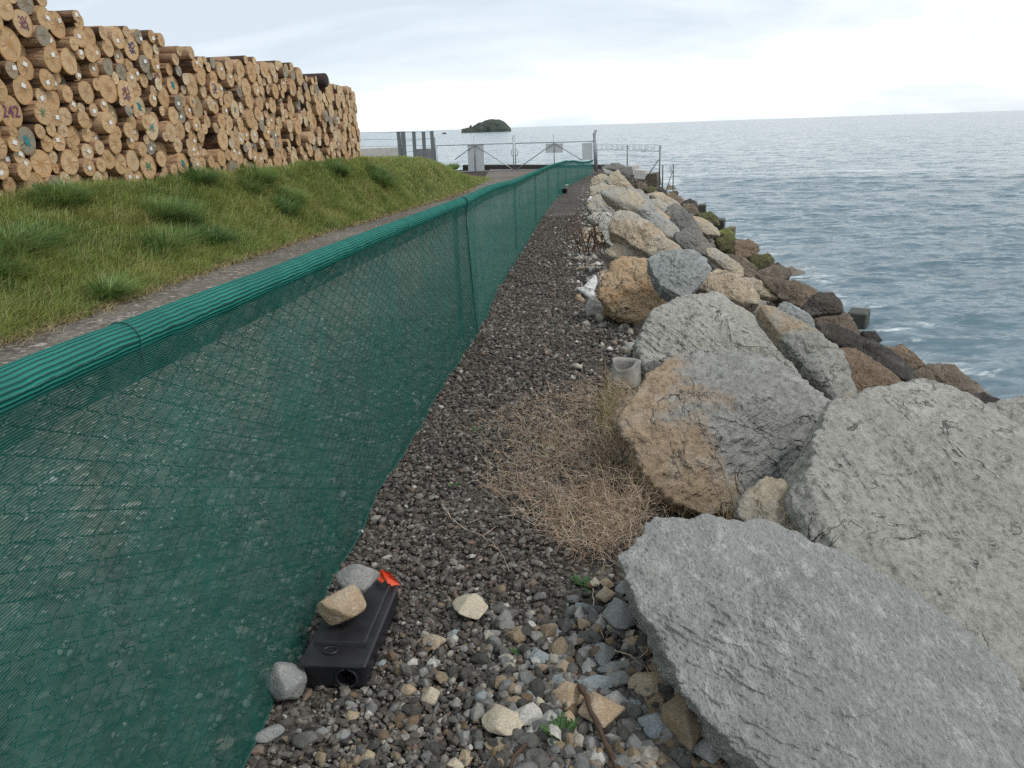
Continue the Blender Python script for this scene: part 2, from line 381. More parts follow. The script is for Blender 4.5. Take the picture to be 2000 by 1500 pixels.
M_twig = simple('dead brown twigs', (.12, .07, .045), .9, 0, .3, 40.)

# ------------------------------------------------------------------ the setting
def strip(name, xl, xr, zf, ys, nx, mat, bias=1.0):
    u = np.linspace(0, 1, nx) ** bias; Y = np.repeat(ys, nx); U = np.tile(u, len(ys))
    X = xl(Y) + (xr(Y) - xl(Y)) * U; Z = zf(X, Y)
    return struct(mesh(name, np.stack([X, Y, Z], 1), gridf(len(ys), nx)[:, ::-1], mat))
YS = np.concatenate([np.arange(-8, 0, .5), np.arange(0, 14, .06), np.arange(14, 60, .3)])
M_soil = groundmat('dark soil', [(.035, .027, .02), (.06, .048, .037), (.085, .07, .055)], 40., .8, .02)
M_path = groundmat('crushed dark gravel', [(0.046, 0.039, 0.035), (0.105, 0.091, 0.081), (0.168, 0.150, 0.131), (0.270, 0.245, 0.215)], 26., 1., .03, .6, 22.)
M_road = groundmat('grey gravel road', [(.12, .105, .09), (.165, .145, .125), (.20, .18, .155), (.26, .235, .205)], 24., .6, .012, .35, 26.)
M_turf = groundmat('turf soil', [(.03, .035, .012), (.05, .055, .02), (.075, .07, .03)], 18., .8, .03)
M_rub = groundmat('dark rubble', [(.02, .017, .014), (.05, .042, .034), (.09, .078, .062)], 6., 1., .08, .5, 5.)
def rough(x, y, a, f): return a * fbm(np.stack([x * f, y * f, x * 0 + 3.3], 1), 3)
ysg = np.concatenate([np.arange(-8, 60.1, 1.)])
o = strip('ground', lambda y: y * 0 - 45., lambda y: xe(y) + .1, lambda x, y: g(y) - .06, ysg, 40, M_soil)
o = strip('gravel_path', lambda y: xb(y) - .02, lambda y: xe(y) + .25, lambda x, y: g(y) + rough(x, y, .012, 2.2) - .004, YS, 26, M_path)
o = strip('road', lambda y: xt(y) - .35, lambda y: xb(y) - .02, lambda x, y: g(y) + rough(x, y, .01, 1.5) - .004, YS, 30, M_road)
YB = np.concatenate([np.arange(-8, 5, .5), np.arange(5, 48, .2)])
o = strip('grass_bank', lambda y: y * 0 - 34., lambda y: xt(y) + .02, lambda x, y: bank(x, y) + np.clip((xt(y) - x) * .5, 0, 1) * rough(x, y, .09, .9) - .01, YB, 90, M_turf, 1.0 / 2.6)
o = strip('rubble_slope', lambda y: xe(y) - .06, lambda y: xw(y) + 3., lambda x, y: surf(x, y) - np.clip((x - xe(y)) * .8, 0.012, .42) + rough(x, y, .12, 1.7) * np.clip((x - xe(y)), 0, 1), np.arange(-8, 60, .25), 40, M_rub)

# sea
NR, NT = 760, 420
r_ = np.concatenate([np.linspace(4, 60, 420)[:-1], np.geomspace(60, 30000, NR - 419)]); th = np.radians(np.linspace(-62, 78, NT))
Rr, Th = np.meshgrid(r_, th, indexing='ij'); X = (Rr * np.sin(Th)).ravel(); Y = (Rr * np.cos(Th)).ravel(); Rf = Rr.ravel()
dr = np.gradient(r_)[:, None] * np.ones((1, NT)); dr = np.maximum(dr, Rr * (th[1] - th[0])).ravel()
Z = np.zeros_like(X); Dx = np.zeros_like(X)
for k in range(26):
    lam = 0.75 * 1.09 ** k * RNG.uniform(.9, 1.1); a = math.radians(RNG.normal(205, 52)); ph = RNG.uniform(0, 6.28)
    kk = 2 * math.pi / lam; arg = kk * (X * math.sin(a) + Y * math.cos(a)) + ph + .8 * gnoise(np.stack([X / lam / 4, Y / lam / 4, X * 0 + k], 1))
    amp = .0100 * lam ** .10 * np.clip((lam / dr - 2.5) / 3, 0, 1)
    Z += amp * (.9 - 1.9 * np.abs(np.sin(arg / 2)) + .3 * np.sin(arg))
shore = X - xw(np.clip(Y, -12, 60))
Z = SEA + Z * (0.55 + .45 * np.clip(shore / 6, 0, 1))
m, t, b = newmat('sea water'); L = t.links
ge = nd(t, 'ShaderNodeNewGeometry')
mp = nd(t, 'ShaderNodeMapping'); mp.inputs['Rotation'].default_value = (0, 0, math.radians(-25)); mp.inputs['Scale'].default_value = (.45, 1., 1.); L.new(ge.outputs['Position'], mp.inputs[0])
nA = nd(t, 'ShaderNodeTexNoise', i_Scale=2.2, i_Detail=6., i_Roughness=.6, i_Distortion=.5); L.new(mp.outputs[0], nA.inputs[0])
nB = nd(t, 'ShaderNodeTexNoise', i_Scale=.28, i_Detail=7., i_Roughness=.62, i_Distortion=.4); L.new(mp.outputs[0], nB.inputs[0])
nS = nd(t, 'ShaderNodeTexNoise', i_Scale=.02, i_Detail=3.); L.new(mp.outputs[0], nS.inputs[0])
mp2 = nd(t, 'ShaderNodeMapping'); mp2.inputs['Rotation'].default_value = (0, 0, math.radians(-25)); mp2.inputs['Scale'].default_value = (.62, 1., 1.); L.new(ge.outputs['Position'], mp2.inputs[0])
nv = None      # ripple slopes taken straight from noise, so that they stay at any distance
for sc_, amt in ((.5, .50), (1.7, .72), (5.5, .60)):
    q = nd(t, 'ShaderNodeTexNoise', i_Scale=sc_, i_Detail=3., i_Roughness=.6, i_Distortion=.3); L.new(mp2.outputs[0], q.inputs[0])
    v1 = nd(t, 'ShaderNodeVectorMath', operation='SUBTRACT'); L.new(q.outputs['Color'], v1.inputs[0]); v1.inputs[1].default_value = (.5, .5, .5)
    v2 = nd(t, 'ShaderNodeVectorMath', operation='MULTIPLY'); L.new(v1.outputs[0], v2.inputs[0]); v2.inputs[1].default_value = (amt, amt * 1.4, 0)
    if nv is None: nv = v2.outputs[0]
    else:
        v3 = nd(t, 'ShaderNodeVectorMath', operation='ADD'); L.new(nv, v3.inputs[0]); L.new(v2.outputs[0], v3.inputs[1]); nv = v3.outputs[0]
v4 = nd(t, 'ShaderNodeVectorMath', operation='ADD'); L.new(nv, v4.inputs[0]); L.new(ge.outputs['Normal'], v4.inputs[1])
v5 = nd(t, 'ShaderNodeVectorMath', operation='NORMALIZE'); L.new(v4.outputs[0], v5.inputs[0]); bp = v5
fa = nd(t, 'ShaderNodeAttribute', attribute_name='foam')
nF = nd(t, 'ShaderNodeTexNoise', i_Scale=1.1, i_Detail=10., i_Roughness=.72, i_Distortion=1.6); L.new(mp.outputs[0], nF.inputs[0])
fm = math_(t, 'MULTIPLY', math_(t, 'SUBTRACT', math_(t, 'ADD', nF.outputs[0], math_(t, 'MULTIPLY', fa.outputs['Fac'], .30)), .70), 9., clamp=True)
wc = ramp(t, [(.3, (.118, .182, .222)), (.7, (.145, .208, .242))]); L.new(nS.outputs[0], wc.inputs[0])
L.new(mixc(t, fm, wc.outputs[0], (.72, .76, .77)), b.inputs['Base Color'])
L.new(math_(t, 'MULTIPLY_ADD', fm, .6, .12), b.inputs['Roughness']); b.inputs['IOR'].default_value = 1.11
L.new(bp.outputs[0], b.inputs['Normal'])
sea = struct(mesh('sea', np.stack([X, Y, Z], 1), gridf(NR, NT), m))
brk = atz(1560, 331, SEA)[:2]; b0 = atz(1200, 347, SEA)[:2]; b1 = atz(1990, 322, SEA)[:2]
dv = (b1 - b0) / np.linalg.norm(b1 - b0); nv = np.array([-dv[1], dv[0]])
dd = (X - b0[0]) * nv[0] + (Y - b0[1]) * nv[1]; along = (X - b0[0]) * dv[0] + (Y - b0[1]) * dv[1]
wob = 3.0 * gnoise(np.stack([along / 9, along * 0, along * 0], 1))
foam = 1.0 * np.exp(-((dd - wob) / 1.8) ** 2) * np.clip(.55 + 1.3 * gnoise(np.stack([along / 14, along * 0 + 5, along * 0], 1)) + .5 * gnoise(np.stack([along / 4, along * 0 + 9, along * 0], 1)), 0, 1.1) * (along > -30) + .35 * np.exp(-((dd - wob + 5) / 5) ** 2)
foam += .45 * np.exp(-np.clip(shore, 0, 99) / 1.3) + .16 * np.exp(-np.clip(shore, 0, 99) / 6)
foam += .10 * np.clip((Rf - 60) / 60, 0, 1) * np.clip((400 - Rf) / 200, 0, 1) * np.clip(-X / 30 + 1, 0, 1)
attr(sea, 'foam', foam)

# island far out
def island():
    y0 = 900.; A = aty(905, 252, y0); root = None
    pts = [(903, 252), (912, 250), (920, 250), (924, 248.5), (929, 244), (932, 241.5), (938, 239), (943, 239.5), (946, 237), (955, 234), (966, 233.3), (978, 234.5), (985, 238), (991, 244), (998, 251.5)]
    P = np.array([aty(px, py, y0) for px, py in pts]); zb = SEA - .5
    xs = np.linspace(P[0, 0], P[-1, 0], 120); zt = np.interp(xs, P[:, 0], P[:, 2]); nv_ = 60
    V = []
    for j in range(nv_):
        s = j / (nv_ - 1) * 2 - 1; k = math.sqrt(max(0, 1 - abs(s) ** 2.6))
        V.append(np.stack([xs, np.full(120, y0 + s * 26), zb + (zt - zb) * k], 1))
    V = np.array(V).reshape(-1, 3); nz = fbm(V / 4.0, 4); V[:, 2] += nz * np.clip((V[:, 2] - zb) * .18, 0, 1.1); V[:, 1] += fbm(V / 6 + 9, 3) * 2
    mt = simple('island scrub and rock', (.055, .068, .055), .95, 0, .5, .12, .0)
    o = struct(mesh('island', V, gridf(nv_, 120), mt))
    for k, (px, py, wd) in enumerate(((919.5, 243.5, 1.2), (925.5, 244.2, 1.0))):
        b = aty(px, 252, y0 - 8); tp = aty(px, py, y0 - 8)
        mb = MB(); zs = np.linspace(0, 1, 9); cp = b + (tp - b) * zs[:, None]; cp[:, 0] += np.sin(zs * 9 + k) * .25
        mb.tube(cp, [2.2 * wd, 1.9 * wd, 1.6 * wd, 1.35 * wd, 1.3 * wd, .95 * wd, .9 * wd, .55 * wd, .12], 9)
        tag(mb.build('sea_stack', mt, smooth=True), ('taller thin rock stack standing off the low end of the island', 'shorter thin rock stack between the taller stack and the island hill')[k], 'rock stack')
island()
rk = atz(868, 261.5, SEA)
mb = MB(); mb.tube([rk + (-2.6, 0, .15), rk + (-1.2, 0, .5), rk + (.6, 0, .75), rk + (2.4, 0, .2)], [.25, .6, .8, .2], 8)
tag(mb.build('reef_rock', RM['black'], smooth=True, loc=rk), 'tiny dark reef rock awash in the sea short of the island', 'rock')


# ------------------------------------------------------------------ stones
_ICO = {}
def ico(n):
    if n not in _ICO:
        bm = bmesh.new(); bmesh.ops.create_icosphere(bm, subdivisions=n, radius=1.); bm.verts.index_update()
        V = np.array([v.co[:] for v in bm.verts]); T = np.array([[v.index for v in f.verts] for f in bm.faces]); bm.free(); _ICO[n] = (V, T)
    return _ICO[n]
def hullplanes(P):
    bm = bmesh.new()
    for p in P: bm.verts.new(p)
    r = bmesh.ops.convex_hull(bm, input=bm.verts[:])
    N = []; H = []
    for f in bm.faces:
        f.normal_update(); n = np.array(f.normal[:])
        if f.calc_area() < 1e-9 or np.linalg.norm(n) < .5: continue
        h = float(np.dot(n, np.array(f.verts[0].co[:])))
        if h < 0: n, h = -n, -h
        N.append(n); H.append(max(h, 1e-3))
    bm.free(); return np.array(N), np.array(H)
def starshape(P, sub, p=20, cuts=None):
    """sphere directions pushed out to a rounded-off hull of the points P (about the origin)"""
    N, H = hullplanes(P)
    if cuts is not None:      # fracture faces
        cr_, k_ = cuts; n_ = cr_.normal(size=(k_, 3)); n_ /= np.linalg.norm(n_, axis=1)[:, None]; N = np.vstack([N, n_]); H = np.concatenate([H, (P @ n_.T).max(0) * cr_.uniform(.87, .985, k_)])
    S, T = ico(sub); e = np.abs(P).max(0) * .5 + P.std(0)
    D = S * e; D /= np.linalg.norm(D, axis=1)[:, None]
    acc = np.zeros(len(D))
    for n, h in zip(N, H): acc += (np.maximum(D @ n, 0) / h) ** p
    return D, acc ** (-1 / p), T

def boulder(label, outline, mat, tau=50, sub=6, off=0.0, back=.8, bulge=.16, seed=None, rough_=1., tx=0., p=22, name='boulder', group='armour stones of the sea wall', anchor=None, nb=9, grow=None):
    rg = np.random.default_rng(seed if seed is not None else int(outline[0][0] * 7 + outline[0][1]))
    ol = np.array(outline, float); b = ol[np.argmax(ol[:, 1])] if anchor is None else anchor
    ol = ol.mean(0) + (ol - ol.mean(0)) * (grow or {8: 1.06, 7: 1.12}.get(sub, 1.2))
    p0 = onsurf(b[0], b[1], off)
    ta = math.radians(tau); n = np.array([math.sin(math.radians(tx)), -math.sin(ta), math.cos(ta)]); n /= np.linalg.norm(n)
    P = np.array([onplane(x, y, p0, n) for x, y in ol]); c = P.mean(0); rel = P - c; r = np.linalg.norm(rel, axis=1).mean()
    rm = min(r, np.linalg.norm(rel, axis=1).min() * 1.6)
    pts = [rel * .995]
    for k in range(nb):
        i = rg.integers(len(rel)); j = rg.integers(len(rel)); a = rg.uniform(.1, .8); q = (rel[i] * rg.uniform(.3, 1) + rel[j] * rg.uniform(0, .5)) * .62
        pts.append((q + n * bulge * r * rg.uniform(.35, 1.1))[None])
    pts.append(rel * rg.uniform(.72, .95, (len(rel), 1)) - n * back * rm * rg.uniform(.75, 1.1, (len(rel), 1)))
    c2 = -n * back * rm * .35
    Q = np.vstack(pts) - c2
    D, R, T = starshape(Q, sub, p * 1.7, (rg, 13 if sub == 8 else 12))
    V = D * R[:, None]; s = r
    fo = rg.uniform(0, 90, 3)
    q = V / s
    d = .036 * fbm(q * 1.7 + fo, 3) + .028 * ridged(q * 3.1 + fo, 3) - .028
    tr = fbm(q * 2.3 + fo + 5, 3) * 5; d += (.0035 if sub == 8 else .014) * (np.floor(tr) + np.clip((tr - np.floor(tr)) * 4 - 1.5, 0, 1))
    ax = rg.normal(size=3); ax /= np.linalg.norm(ax)
    st = q + ax * (q @ ax)[:, None] * 4.0
    d += .016 * fbm(st * 4.0 + fo, 4, .6)
    if sub == 8: d += .008 * ridged(st * 2.2 + fo, 4)
    if sub >= 7: d += .0075 * fbm(q * 22 + fo, 4, .7) + .006 * np.abs(gnoise(q * 13 + fo))
    V = V + D * (d * s * rough_)[:, None]
    o = mesh(name, V + c + c2, T, RM[mat] if isinstance(mat, str) else mat, smooth=True, loc=c + c2)
    return tag(o, label, 'boulder' if name == 'boulder' else name.replace('_', ' '), group)

def stone(label, px, py, wpx, hpx, mat, seed, z=None, name='cobble', sink=.18, yaw=None, tall=.62, sub=5, group='cobbles at the foot of the boulders', cat='stone', p=14, n=13):
    rg = np.random.default_rng(seed)
    b = onsurf(px, py + hpx * .30) if z is None else atz(px, py + hpx * .3, z)
    dep = float(np.dot(b - np.array([0, 0, HC]), FW)); W = wpx * dep / F / 2; Hh = hpx * dep / F / 2
    dirn = (b - np.array([0, 0, HC])); dirn[2] = 0; dirn /= np.linalg.norm(dirn); rt = np.array([dirn[1], -dirn[0], 0])
    rz = tall * min(W, Hh) * 1.25; pit = math.asin(min(.95, (HC - b[2]) / np.linalg.norm(b - np.array([0, 0, HC]))))
    ry = max(.55 * rz, math.sqrt(max(1e-8, Hh ** 2 - (rz * math.cos(pit)) ** 2)) / max(.2, math.sin(pit)))
    ry = min(ry, 1.8 * W)
    d = rg.normal(size=(n, 3)); d /= np.linalg.norm(d, axis=1)[:, None]; d = np.vstack([d, np.eye(3), -np.eye(3)]); P = d * rg.uniform(.80, 1.06, (len(d), 1))
    D, R, T = starshape(P, sub, p)
    V = D * R[:, None]; fo = rg.uniform(0, 50, 3)
    V = V * (1 + (.05 * fbm(V * 1.4 + fo, 3) + .018 * fbm(V * 5 + fo, 3))[:, None])
    a = rg.uniform(-.35, .35); V = np.stack([V[:, 0] * math.cos(a) - V[:, 1] * math.sin(a), V[:, 0] * math.sin(a) + V[:, 1] * math.cos(a), V[:, 2]], 1)
    Wd = V[:, :1] * W * rt + V[:, 1:2] * ry * dirn + np.array([0, 0, 1.]) * V[:, 2:] * rz
    c = b + dirn * ry * .15 + np.array([0, 0, rz * (1 - sink)])
    o = mesh(name, Wd + c, T, SM[mat] if isinstance(mat, str) else mat, smooth=True, loc=c)
    return tag(o, label, cat, group)

B = boulder
# the great stones beside the path
B('huge foliated blue grey slab closest to the path, with an undercut left end', [(1207, 1090), (1226, 1066), (1264, 1032), (1292, 1004), (1328, 990), (1440, 996), (1472, 1008), (1620, 1060), (1680, 1092), (1840, 1204), (1960, 1284), (2060, 1380), (2180, 1560), (2050, 1700), (1750, 1690), (1560, 1570), (1420, 1440), (1345, 1370), (1312, 1320), (1296, 1250), (1262, 1170)],
  'slab', tau=10, tx=-4, sub=8, off=.24, back=.62, bulge=.07, anchor=(1300, 1250), seed=3, p=34, rough_=.9, nb=14, grow=1.03)
B('enormous pale grey boulder filling the frame edge behind the foliated slab', [(1554, 954), (1585, 912), (1602, 873), (1640, 790), (1707, 765), (1766, 770), (1815, 741), (1862, 747), (1900, 782), (1940, 792), (2050, 850), (2200, 1000), (2250, 1250), (2150, 1420), (1950, 1300), (1760, 1170), (1640, 1092), (1600, 1020)],
  'pale', tau=24, tx=14, sub=8, off=.16, back=.8, bulge=.08, anchor=(1610, 1030), seed=5, p=30, rough_=.8, nb=14)
B('two toned boulder, ochre on the path side and grey towards the sea', [(1195, 800), (1221, 770), (1275, 728), (1334, 690), (1372, 686), (1425, 716), (1473, 692), (1515, 707), (1580, 752), (1636, 800), (1600, 870), (1545, 945), (1503, 935), (1493, 962), (1415, 1000), (1330, 985), (1250, 900)],
  'two', tau=34, tx=4, sub=8, off=.0, back=.7, bulge=.20, anchor=(1400, 985), seed=11, p=24)
B('long pale grey boulder lying behind the two toned one, with a steep shaded end', [(1240, 660), (1262, 626), (1289, 596), (1334, 572), (1382, 567), (1442, 590), (1518, 639), (1577, 702), (1640, 788), (1600, 850), (1500, 790), (1420, 760), (1330, 730), (1262, 722)],
  'pale', tau=36, tx=10, sub=8, off=.05, back=.8, bulge=.16, anchor=(1262, 720), seed=21, p=24)
B('small grey wedge stone squeezed between the foliated slab and the two toned boulder', [(1440, 995), (1470, 955), (1504, 934), (1548, 952), (1600, 1010), (1618, 1060), (1560, 1070), (1480, 1040)], 'grey', tau=35, sub=7, off=.03, seed=8)
B('smooth pale slab above the enormous boulder, at the frame edge', [(1890, 800), (1945, 788), (2010, 782), (2120, 830), (2180, 930), (2100, 960), (1990, 900)], 'pale', tau=20, sub=7, off=.25, seed=14)
B('big rounded orange boulder beside the white sack', [(1161, 564), (1170, 539), (1191, 513), (1219, 500), (1263, 497), (1302, 515), (1327, 556), (1325, 575), (1283, 594), (1268, 616), (1229, 632), (1187, 612)], 'rustpale', tau=58, sub=7, off=.0, seed=4, p=14, back=.9, bulge=.3, grow=1.02)
B('angular blue grey boulder leaning behind the orange one', [(1270, 505), (1302, 492), (1332, 488), (1366, 496), (1384, 524), (1374, 550), (1353, 572), (1330, 578), (1290, 560)], 'blue', tau=55, sub=7, off=.22, seed=6, p=30)
B('ochre ridge of stone running down to the blue grey boulder', [(1189, 430), (1212, 409), (1231, 411), (1261, 432), (1304, 462), (1338, 490), (1300, 497), (1276, 500), (1245, 480), (1200, 452)], 'tan', tau=50, sub=7, off=.15, seed=9)
B('low ochre stone just behind the orange boulder', [(1187, 490), (1210, 475), (1234, 468), (1268, 486), (1285, 500), (1262, 512), (1208, 508)], 'tan', tau=50, sub=6, off=.05, seed=19)
B('short tan block at the path edge above the dead weed', [(1140, 448), (1165, 444), (1191, 452), (1186, 470), (1160, 474), (1142, 469)], 'tan', tau=60, sub=6, seed=23)
B('whitish triangular stone at the path edge beside the tan block', [(1172, 438), (1187, 429), (1200, 444), (1219, 468), (1206, 486), (1185, 470)], 'pale', tau=60, sub=6, off=.05, seed=24)
B('flat white topped stone by the path beside the grey humped boulder', [(1150, 424), (1166, 414), (1188, 416), (1197, 424), (1180, 438), (1158, 434)], 'pale', tau=45, sub=6, seed=25)
B('grey humped boulder at the path edge', [(1150, 402), (1165, 385), (1187, 378), (1216, 392), (1226, 404), (1216, 414), (1195, 419), (1157, 414)], 'grey', tau=52, sub=6, off=.05, seed=26)
B('broad grey and tan boulder sloping seaward behind the humped one', [(1182, 380), (1217, 372), (1246, 380), (1272, 402), (1302, 428), (1325, 450), (1304, 460), (1261, 432), (1227, 410)], 'grey', tau=48, sub=6, off=.2, seed=27)
B('yellowish stone below the pointed peak', [(1154, 367), (1176, 359), (1204, 365), (1221, 375), (1182, 382), (1157, 384)], 'cream', tau=55, sub=6, seed=28)
B('pale pointed peak stone standing highest along the crest', [(1183, 352), (1195, 342), (1206, 334), (1217, 345), (1236, 367), (1208, 368)], 'cream', tau=65, sub=6, off=.2, seed=29, p=30)
B('cream stone to the path side of the pointed peak', [(1157, 348), (1174, 340), (1191, 348), (1192, 360), (1159, 364)], 'cream', tau=60, sub=6, seed=30)
B('dark grey wedge boulder halfway down the wall', [(1302, 412), (1321, 401), (1342, 413), (1359, 432), (1369, 456), (1349, 453), (1321, 448), (1304, 430)], 'darkgrey', tau=52, sub=6, off=.25, seed=31)
B('flat grey boulder above the dark wedge', [(1262, 394), (1283, 389), (1305, 400), (1306, 414), (1290, 416), (1272, 404)], 'grey', tau=45, sub=6, off=.2, seed=32)
B('narrow orange strip of stone between two grey boulders', [(1264, 402), (1283, 406), (1305, 422), (1306, 432), (1283, 425)], 'rustpale', tau=45, sub=6, off=.25, seed=33)
B('tan boulder with a flat top under the fence posts', [(1270, 382), (1283, 374), (1301, 382), (1326, 398), (1306, 404), (1285, 392)], 'tan', tau=50, sub=6, off=.1, seed=34)
B('reddish boulder at the foot of the outer posts', [(1297, 384), (1315, 377), (1333, 390), (1328, 397), (1308, 394)], 'rust', tau=55, sub=6, off=.1, seed=35)
B('dark boulder at the waterline near the outer posts', [(1331, 396), (1349, 388), (1360, 396), (1363, 408), (1347, 406)], 'black', tau=60, sub=6, off=.1, seed=36)
B('brown boulder just below the dark waterline one', [(1334, 399), (1355, 399), (1363, 415), (1351, 421), (1337, 410)], 'brown', tau=58, sub=6, off=.15, seed=37)
B('mossy brown boulder beside the square sea block', [(1363, 418), (1389, 414), (1403, 426), (1402, 440), (1374, 430)], 'moss', tau=58, sub=6, off=.12, seed=38)
B('bright green mossy stone at the waterline', [(1400, 453), (1421, 446), (1433, 455), (1434, 463), (1417, 461)], 'bright_moss', tau=50, sub=6, off=.12, seed=39)
B('cream boulder just inland of the bright green stone', [(1353, 424), (1374, 427), (1401, 446), (1404, 457), (1380, 456), (1362, 442)], 'cream', tau=50, sub=6, off=.25, seed=40)
B('shadowy dark grey boulder between the ochre ridge and the cream one', [(1322, 458), (1347, 446), (1366, 456), (1387, 478), (1384, 494), (1357, 492), (1330, 479)], 'darkgrey', tau=48, sub=6, off=.2, seed=41)
B('brown mossy boulder with a squared top near the sea', [(1400, 468), (1421, 461), (1441, 469), (1442, 499), (1412, 490)], 'moss', tau=60, sub=6, off=.15, seed=42)
B('reddish brown boulder jutting over the water', [(1436, 470), (1460, 468), (1478, 479), (1482, 490), (1462, 500), (1441, 502)], 'rust', tau=62, sub=6, off=.15, seed=43)
B('cream boulder with dark cracks lying below the blue grey one', [(1381, 487), (1401, 485), (1427, 503), (1448, 518), (1450, 538), (1437, 540), (1412, 520), (1388, 502)], 'cream', tau=48, sub=7, off=.2, seed=44)
B('brown stone tucked behind the cracked cream boulder', [(1418, 497), (1453, 503), (1478, 526), (1448, 526)], 'brown', tau=45, sub=6, off=.15, seed=45)
B('dark green mossy block on the waterline', [(1462, 504), (1480, 497), (1500, 497), (1510, 505), (1510, 518), (1479, 524)], 'moss', tau=62, sub=6, off=.1, seed=46)
B('dark brown boulder seaward of the cracked cream one', [(1446, 524), (1470, 525), (1487, 543), (1484, 556), (1456, 552)], 'brown', tau=50, sub=6, off=.15, seed=47)
B('flat dark stone with pale worn tip above the waterline', [(1476, 532), (1517, 518), (1545, 528), (1543, 537), (1517, 550)], 'brown', tau=40, sub=6, off=.1, seed=48)
B('long brown boulder dipping toward the sea', [(1480, 537), (1524, 545), (1584, 558), (1597, 577), (1569, 604), (1517, 574)], 'brown', tau=45, sub=7, off=.15, seed=49)
B('dark rounded boulder with a white speck above the square concrete block', [(1568, 600), (1592, 574), (1621, 571), (1641, 589), (1650, 608), (1580, 614)], 'black', tau=58, sub=7, off=.15, seed=50)
B('broad brown boulder beside the square concrete block', [(1576, 611), (1629, 605), (1657, 614), (1682, 654), (1648, 652), (1598, 628)], 'brown', tau=48, sub=7, off=.15, seed=51)
B('small grey peaked stone perched among brown boulders', [(1512, 614), (1532, 590), (1563, 603), (1592, 630), (1597, 659), (1550, 646)], 'blue', tau=55, sub=7, off=.25, seed=52, p=32)
B('tan boulder behind the top of the long pale one', [(1362, 558), (1380, 535), (1400, 527), (1452, 540), (1488, 592), (1442, 588), (1392, 572)], 'tan', tau=42, sub=7, off=.25, seed=53)
B('knobbly pale stone above the tan boulder', [(1450, 545), (1478, 543), (1507, 549), (1520, 582), (1490, 576)], 'cream', tau=48, sub=6, off=.15, seed=54)
B('grey slab streaked with orange running down to the sea', [(1478, 590), (1510, 600), (1552, 622), (1596, 656), (1637, 680), (1662, 752), (1680, 776), (1638, 792), (1572, 702), (1516, 640)], 'olive', tau=40, sub=7, off=.2, seed=55)
B('big terracotta coloured boulder with a grey seaward top', [(1622, 682), (1676, 682), (1727, 716), (1778, 757), (1730, 768), (1676, 778), (1646, 726)], 'rust', tau=42, sub=7, off=.22, seed=56)
B('black grey ridge stone above the terracotta boulder', [(1595, 631), (1631, 636), (1687, 666), (1732, 681), (1777, 712), (1788, 748), (1752, 740), (1680, 690), (1604, 652)], 'black', tau=45, sub=7, off=.2, seed=57)
B('small orange stone wedged under the black grey ridge', [(1599, 657), (1626, 655), (1643, 682), (1616, 682)], 'rustpale', tau=50, sub=6, off=.2, seed=58)
B('rust red boulder at the water beside the black grey ridge', [(1722, 679), (1768, 676), (1806, 711), (1776, 720)], 'rust', tau=50, sub=7, off=.15, seed=59)
B('rounded brown boulder nearest the water with an orange face', [(1782, 727), (1820, 709), (1862, 713), (1882, 732), (1935, 773), (1885, 772), (1802, 752)], 'brown', tau=46, sub=7, off=.15, seed=60)
B('small dark stone in the crack beside the enormous pale boulder', [(1888, 772), (1923, 768), (1952, 780), (1926, 796)], 'black', tau=40, sub=6, off=.3, seed=61)
B('squat grey stone half hidden under the long pale boulder end', [(1258, 715), (1280, 705), (1300, 716), (1296, 740), (1268, 744)], 'darkgrey', tau=60, sub=6, seed=62)
# the far end of the wall
B('dark flat slab at the far tip of the wall', [(1178, 325), (1190, 321), (1206, 319), (1221, 325), (1228, 331), (1180, 331)], 'darkgrey', tau=45, sub=5, off=.2, seed=63)
B('grey block by the foot of the tall gate post', [(1178, 329), (1192, 334), (1206, 338), (1203, 343), (1183, 341)], 'grey', tau=60, sub=5, seed=64)
B('upright grey stone between the gate post and the concrete blocks', [(1210, 333), (1220, 330), (1229, 333), (1228, 346), (1219, 346)], 'darkgrey', tau=70, sub=5, seed=65)
B('brownish boulder under the white concrete block', [(1226, 366), (1250, 372), (1268, 387), (1262, 392), (1241, 388)], 'grey', tau=50, sub=5, off=.1, seed=66)
B('rounded brown stone below the white concrete block', [(1242, 360), (1250, 355), (1262, 359), (1264, 369), (1248, 369)], 'brown', tau=60, sub=5, off=.15, seed=67)
B('rounded olive stone beside the brown concrete block', [(1260, 370), (1270, 364), (1281, 367), (1284, 376), (1268, 377)], 'moss', tau=60, sub=5, off=.15, seed=68)
B('pale tan stone at the foot of the inner posts', [(1264, 379), (1286, 374), (1298, 379), (1284, 388), (1270, 386)], 'tan', tau=50, sub=5, off=.1, seed=69)
B('dark wet stone under the inner post at the water', [(1280, 368), (1292, 366), (1302, 374), (1296, 380)], 'black', tau=55, sub=5, off=.1, seed=70)
B('low grey stone between the peak and the flat grey boulder', [(1232, 384), (1252, 388), (1270, 402), (1262, 412), (1240, 396)], 'grey', tau=45, sub=6, off=.15, seed=71)
B('wet stone in the water below the square concrete block', [(1684, 648), (1710, 648), (1722, 664), (1700, 672)], 'black', tau=50, sub=6, off=.25, seed=72)
B('low brown boulder between the terracotta boulder and the water', [(1776, 744), (1802, 742), (1842, 762), (1828, 776), (1790, 772)], 'rust', tau=45, sub=6, off=.1, seed=74)

